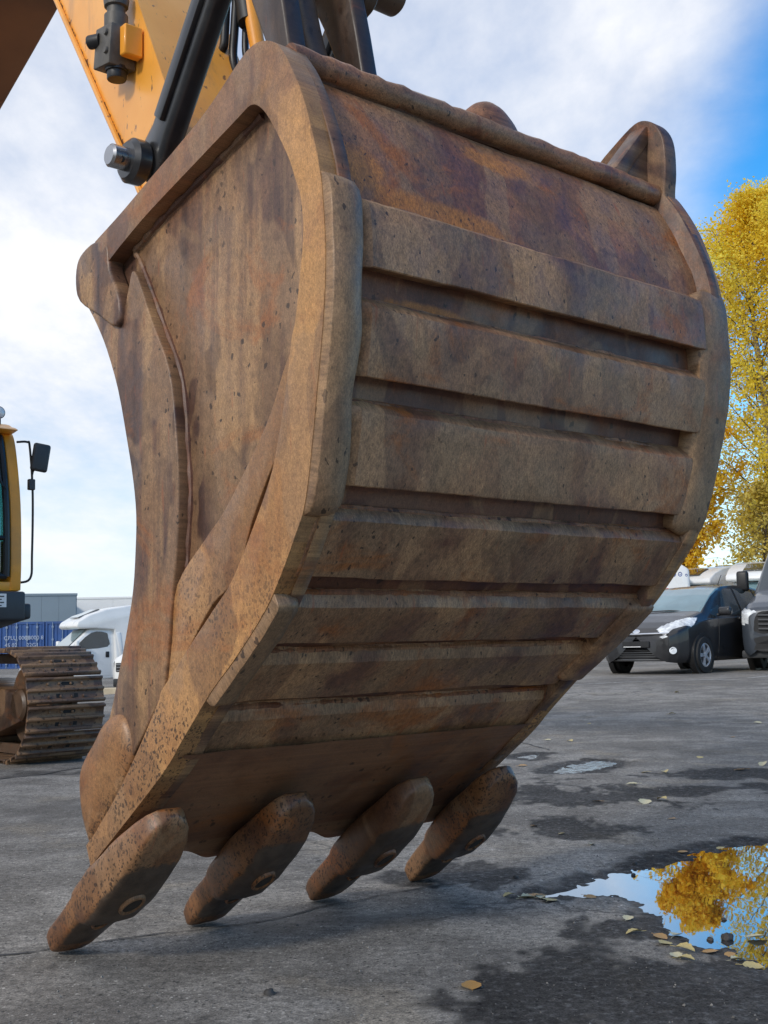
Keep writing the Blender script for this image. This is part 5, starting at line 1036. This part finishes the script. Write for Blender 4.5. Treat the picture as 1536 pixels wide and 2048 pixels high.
M['wallgrey'] = simple('cladding_grey', (0.235, 0.29, 0.325), 0.6, var=.04, scale=.4); M['wallwhite'] = simple('cladding_white', (0.82, 0.81, 0.78), 0.6, var=.03, scale=.4)
def shed(name, label, x0, x1, y, h, mat, depth_=18, pw=1.1, z0=-.5, rz=0):
    t = thing(name, label, 'building', (x1-(x1-x0)*math.cos(rz), y-(x1-x0)*math.sin(rz), z0), rz); n = int((x1-x0)/pw); wv = (x1-x0)/n
    mb = MB(); mb.box(0, x1-x0, .05, depth_, 0, h-.02); mesh_obj('hall', mb, mat, t, smooth=False)
    for k in range(n):
        mb = MB(); mb.box(k*wv+.006, (k+1)*wv-.006, 0, .06, .02, h-.05); mesh_obj('wall_panel', mb, mat, t, .004, 1)
    for k in range(int(depth_/1.2)):
        mb = MB(); mb.box(x1-x0-.02, x1-x0+.04, .08+k*1.2, .08+(k+1)*1.2-.012, .02, h-.05); mesh_obj('wall_panel', mb, mat, t, smooth=False)
    mb = MB(); mb.box(-.06, x1-x0+.08, -.05, depth_, h-.06, h+.10); mesh_obj('roof_flashing', mb, M['wallgrey'] if mat is M['wallgrey'] else mat, t, .01, 1); return t
shed('warehouse', 'grey blue metal clad warehouse behind the blue shipping containers', -45, -20.6, 80, 4.72, M['wallgrey'], rz=R(17))
shed('white_hall', 'long white clad hall behind the white motorhome', -32.0, 34.0, 99, 5.0, M['wallwhite'], pw=3.4, rz=R(5))
M['timber'] = simple('sawn_timber', (0.62, 0.50, 0.33), 0.75, var=.12, scale=3, bump=.2)
zt_ = gz(-7.0, 30.5)
for k, (x, y, l, h, lab) in enumerate(((-9.6, 31.2, 4.6, .21, 'pale sawn timber beam, the farther one lying before the motorhome'), (-9.4, 29.4, 4.4, .19, 'pale sawn timber beam, the nearer one lying behind the crawler track'))):
    mb = MB(); mb.box(0, l, 0, .28, 0, h); tag(mesh_obj('timber_beam', mb, M['timber'], None, .008, 1, loc=(x, y, gz(x+2, y)-.005)), lab, 'beam', 'timber beams lying on the yard').rotation_euler = (0, 0, R(8))

# ================================================================ TREES
def leaf_mat(name, lo, hi, tr=.45):
    m, nt, b = new_mat(name); h = NT(nt); at = h.n('Attribute', attribute_name='leaf').outputs['Fac']; c = h.mix(at, lo, hi)
    h.put(c, b.inputs['Base Color']); b.inputs['Roughness'].default_value = .55; b.inputs['Specular IOR Level'].default_value = .3
    tl = h.n('BsdfTranslucent'); h.put(c, tl.inputs[0]); mx = h.n('MixShader'); mx.inputs[0].default_value = tr; nt.links.new(b.outputs[0], mx.inputs[1]); nt.links.new(tl.outputs[0], mx.inputs[2]); nt.links.new(mx.outputs[0], nt.nodes['Material Output'].inputs[0]); return m
M['leafy'] = leaf_mat('birch_leaves', (0.86, 0.61, 0.020), (0.97, 0.86, 0.15), .5); M['leafo'] = leaf_mat('orange_leaves', (0.86, 0.52, 0.02), (0.97, 0.76, 0.09)); M['leafg'] = leaf_mat('pale_leaves', (0.55, 0.42, 0.04), (0.75, 0.60, 0.16))
M['bark'] = simple('birch_bark', (0.34, 0.31, 0.27), .85, var=.25, scale=5, dirt=(.05, .045, .04), dirt_amt=.9); M['darkbark'] = simple('dark_bark', (0.075, 0.058, 0.042), .9, var=.3, scale=5)
def tree(label, x, y, H, rad, nleaf, lm, bm_, seed, base=.12, lsz=.085, shape=.55, z0=.3, droop=.35, group='autumn trees beyond the parked vehicles', twigs=70, sparse_low=True, name='birch_tree'):
    rg = np.random.default_rng(seed); rn = random.Random(seed); t = thing(name, label, 'tree', (x, y, z0), 0, group)
    tr = MB(); br = MB(); pth = [Vector((.02*H*math.sin(k*.9+seed)*k/12, .012*H*math.cos(k*1.1)*k/12, H*.96*k/12)) for k in range(13)]
    tr.tube(pth, [max(.012, .013*H*(1-k/12.6)**.9+.004) for k in range(13)], 9); mesh_obj('trunk', tr, bm_, t)
    pts = []; wts = []
    for k in range(twigs):
        f = base+(1-base)*(k+.5)/twigs; f = min(.985, f); i = min(11, int(f*12)); p = pth[i].lerp(pth[i+1], f*12-i); az = k*2.399+rn.uniform(-.4, .4)
        prof = math.sin(math.pi*min(1, ((f-base)/(1-base))**shape*.93+.05))**.8; ln = rad*prof*rn.uniform(.6, 1.12)+.15
        el = R(52)*(1-.25*f)+rn.uniform(-.2, .2); d = Vector((math.cos(az)*math.cos(el), math.sin(az)*math.cos(el), math.sin(el))); path = [p.copy()]; q = p.copy()
        for s in range(7):
            q = q+d*(ln*1.25/7); d = (d+Vector((rn.uniform(-.16, .16), rn.uniform(-.16, .16), -droop*.42*(s/4)))).normalized(); path.append(q.copy())
        br.tube(path, [max(.006, .0042*H*(1-.35*f)*(1-s/7.6)*.42+.004) for s in range(8)], 5, False)
        for s in range(2, 8):
            c = path[s]
            for u in range(3):
                dd = Vector((rn.gauss(0, 1), rn.gauss(0, 1), rn.gauss(-.25, .6))).normalized(); L2 = ln*rn.uniform(.16, .36); e1 = c+dd*L2*.55; e2 = e1+(dd+Vector((0, 0, -droop*1.2))).normalized()*L2*.55
                br.tube([c, e1, e2], [.008, .006, .003], 3, False)
                for g in range(7): pts.append(tuple(c.lerp(e1, g/6) if g < 3 else e1.lerp(e2, (g-3)/3))); wts.append((.35+f if sparse_low else 1.0)*(1 if g > 1 else .5))
    mesh_obj('branches', br, M['darkbark'], t, smooth=False)
    P = np.array(pts); W_ = np.array(wts); W_ = W_*(0.12+2.2*rg.random(len(W_))**4); W_ /= W_.sum(); idx = rg.choice(len(P), nleaf, p=W_)
    C = P[idx]+rg.normal(0, 1, (nleaf, 3))*np.array([.12, .12, .16])*rad/2.6; C[:, 2] -= np.abs(rg.normal(0, .14, nleaf))*droop*2
    u = rg.normal(size=(nleaf, 3)); u /= np.linalg.norm(u, axis=1)[:, None]; v = np.cross(u, rg.normal(size=(nleaf, 3))); v /= np.linalg.norm(v, axis=1)[:, None]
    s = (lsz*(.6+.8*rg.random(nleaf)))[:, None]; V = np.stack([C-u*s, C+v*s*.62, C+u*s, C-v*s*.62], 1).reshape(-1, 3)
    me = bpy.data.meshes.new('crown'); me.vertices.add(len(V)); me.vertices.foreach_set('co', V.ravel()); me.loops.add(nleaf*4); me.loops.foreach_set('vertex_index', np.arange(nleaf*4, dtype=np.int32)); me.polygons.add(nleaf); me.polygons.foreach_set('loop_start', np.arange(0, nleaf*4, 4, dtype=np.int32)); me.update(calc_edges=True)
    cl = fbm(C[:, 0]*1.1+9, C[:, 2]*1.1+C[:, 1]*.7+40, seed, 3); col = np.clip(.55*rg.random(nleaf)+1.3*(cl-.35), 0, 1); a = me.attributes.new('leaf', 'FLOAT', 'POINT'); a.data.foreach_set('value', np.repeat(col, 4).astype(np.float32))
    me.materials.append(lm); o = bpy.data.objects.new('crown', me); COL.objects.link(o); o.parent = t; return t
tree('tall yellow birch with pale trunk whose crown rises highest at right', 16.1, 50, 20.0, 4.0, 66000, M['leafy'], M['bark'], 3, base=.16, shape=.75, twigs=95, lsz=.062)
tree('broad yellow birch rightmost of the trees, partly outside the picture', 22.0, 51, 18.5, 3.6, 60000, M['leafy'], M['bark'], 5, base=.14, shape=.7, twigs=85, lsz=.062)
tree('orange leaved tree with dark trunk standing half behind the bucket', 12.3, 49, 10.6, 2.4, 26000, M['leafo'], M['darkbark'], 8, base=.22, shape=.7, twigs=60)
tree('thin nearly bare tree with dark branches above the motorhome roof', 14.9, 47, 6.4, 2.2, 5200, M['leafg'], M['darkbark'], 12, base=.2, shape=.6, twigs=46, lsz=.07, droop=.1)

# ================================================================ LEAVES, STONES
M['leafd'] = [simple('fallen_leaf', c, .6, var=.2, scale=30) for c in ((.50, .40, .17), (.42, .24, .08), (.55, .50, .32))]
def leaf_mesh(k):
    rn = random.Random(k); mb = MB(); n = 9; P = []; cv_ = rn.uniform(.10, .5); 
    for i in range(n):
        f = i/(n-1); wd = .40*math.sin(math.pi*f**.8)**.8*(1+.12*math.sin(i*2.9+k)); row = []
        for j in range(5): g = j/4*2-1; row.append((f-.5, wd*g, .06+cv_*.35*(g*g)*wd*2+.16*cv_*math.sin(f*3+k)+.02*rn.random()))
        P.append(row)
    mb.grid(P); mb.tube([(-.5, 0, .06), (-.66, .03, .05), (-.8, .02, .03)], .012, 5); return mb
lv = [mesh_obj('fallen_leaf', leaf_mesh(k), M['leafd'][k % 3]) for k in range(6)]; lmesh = [o.data for o in lv]
for o in lv: bpy.data.objects.remove(o)
LP_ = [(0.39, 4.09), (0.49, 4.12), (0.49, 4.03), (0.51, 3.98), (0.65, 4.04), (0.71, 3.72), (0.69, 3.54), (0.76, 3.51), (0.81, 3.54), (0.75, 3.42), (0.86, 3.36), (0.75, 3.29), (0.77, 3.26), (0.9, 3.32), (0.91, 3.27), (0.93, 3.21), (1.06, 6.28), (1.29, 6.19), (1.4, 6.3), (1.3, 5.66), (0.82, 5.02), (0.74, 5.3), (0.65, 5.53), (1.38, 6.95), (1.7, 7.53), (0.19, 3.04), (0.43, 4.055), (1.58, 7.55), (2.18, 7.59), (1.3, 9.94), (1.46, 9.8), (0.88, 8.04), (2.4, 7.84), (2.13, 8.36), (2.79, 9.87), (1.03, 3.5), (0.79, 3.35), (0.46, 4.10), (0.455, 4.07), (1.32, 4.93), (1.15, 4.84), (3.4, 11.2), (2.9, 12.4), (4.1, 13.0), (3.3, 9.0), (1.9, 11.5), (3.0, 8.1), (2.6, 6.9), (4.4, 11.0), (5.0, 14.2), (3.7, 15.5)]
rn = random.Random(4); info = []
def leaf_zone(x, y):
    if y > 8.5: return 'on far asphalt before the car'
    if y > 7.2: return 'near the small far puddles'
    if y > 5.8: return 'on the long dark damp patch'
    if y > 5.2: return 'between damp patch and big puddle'
    if y > 4.7: return 'at far shore of big puddle'
    if x < .60 and y > 3.9: return 'at left tip of big puddle'
    if y > 3.6: return 'at near bay of big puddle'
    if x < .3: return 'alone on asphalt below the teeth'
    if x < .82: return 'left of the dark stone'
    return 'right of the dark stone'
for i, (x, y) in enumerate(LP_):
    o = bpy.data.objects.new('fallen_leaf', lmesh[i % 6]); COL.objects.link(o); s = rn.uniform(.040, .062)*(1 if y < 6 else 1.35); z = max(gz(x, y), WATER_Z if y < 5.2 and x > .4 else -9)
    o.location = (x, y, z+.001); o.scale = (s, s*rn.uniform(.8, 1.1), s); o.rotation_euler = (rn.uniform(-.15, .15), rn.uniform(-.15, .15), rn.uniform(0, 6.28)); info.append(((i % 6) % 3, leaf_zone(x, y), y, o))
for key in sorted(set((a, b) for a, b, c, d in info)):
    g_ = sorted([q for q in info if (q[0], q[1]) == key], key=lambda q: q[2]); nm = ('golden', 'brown', 'pale cream')[key[0]]
    for k, q in enumerate(g_):
        pos = '' if len(g_) == 1 else (', the nearest one' if k == 0 else ', the farthest one' if k == len(g_)-1 else ', %s nearest one' % ('second', 'third', 'fourth', 'fifth')[k-1])
        tag(q[3], '%s leaf %s%s' % (nm, key[1], pos), 'leaf', 'fallen leaves on the asphalt')
M['stone'] = simple('dark_stone', (0.045, 0.042, 0.040), .7, var=.4, scale=30, bump=.5)
def stone(x, y, s, label, seed):
    bm = bmesh.new(); bmesh.ops.create_icosphere(bm, subdivisions=3, radius=s)
    for v in bm.verts: v.co *= 1+.45*noise.noise(v.co/s*1.1+Vector((seed, 0, 0)))+.15*noise.noise(v.co/s*3.3); v.co.z *= .75
    me = bpy.data.meshes.new('stone'); bm.to_mesh(me); bm.free(); me.polygons.foreach_set('use_smooth', [True]*len(me.polygons)); me.materials.append(M['stone']); o = bpy.data.objects.new('stone', me); COL.objects.link(o); o.location = (x, y, max(gz(x, y), WATER_Z)+s*.35); tag(o, label, 'stone', 'stones by the puddle')
for a in ((0.945, 3.50, .017, 'large dark stone at the near end of the puddle', 1), (0.895, 3.495, .009, 'small dark stone beside the large one by the puddle', 2), (1.0, 3.73, .007, 'dark pebble standing in the water of the puddle', 3), (0.87, 4.43, .008, 'dark pebble standing in the far bay of the puddle', 4), (0.91, 4.60, .009, 'dark pebble at the far shore of the puddle', 5), (0.44, 4.36, .009, 'small stone beside the dark patch near the rightmost tooth', 6), (-0.30, 3.01, .013, 'small grey clod on the dry asphalt in front of the teeth', 7)): stone(*a)
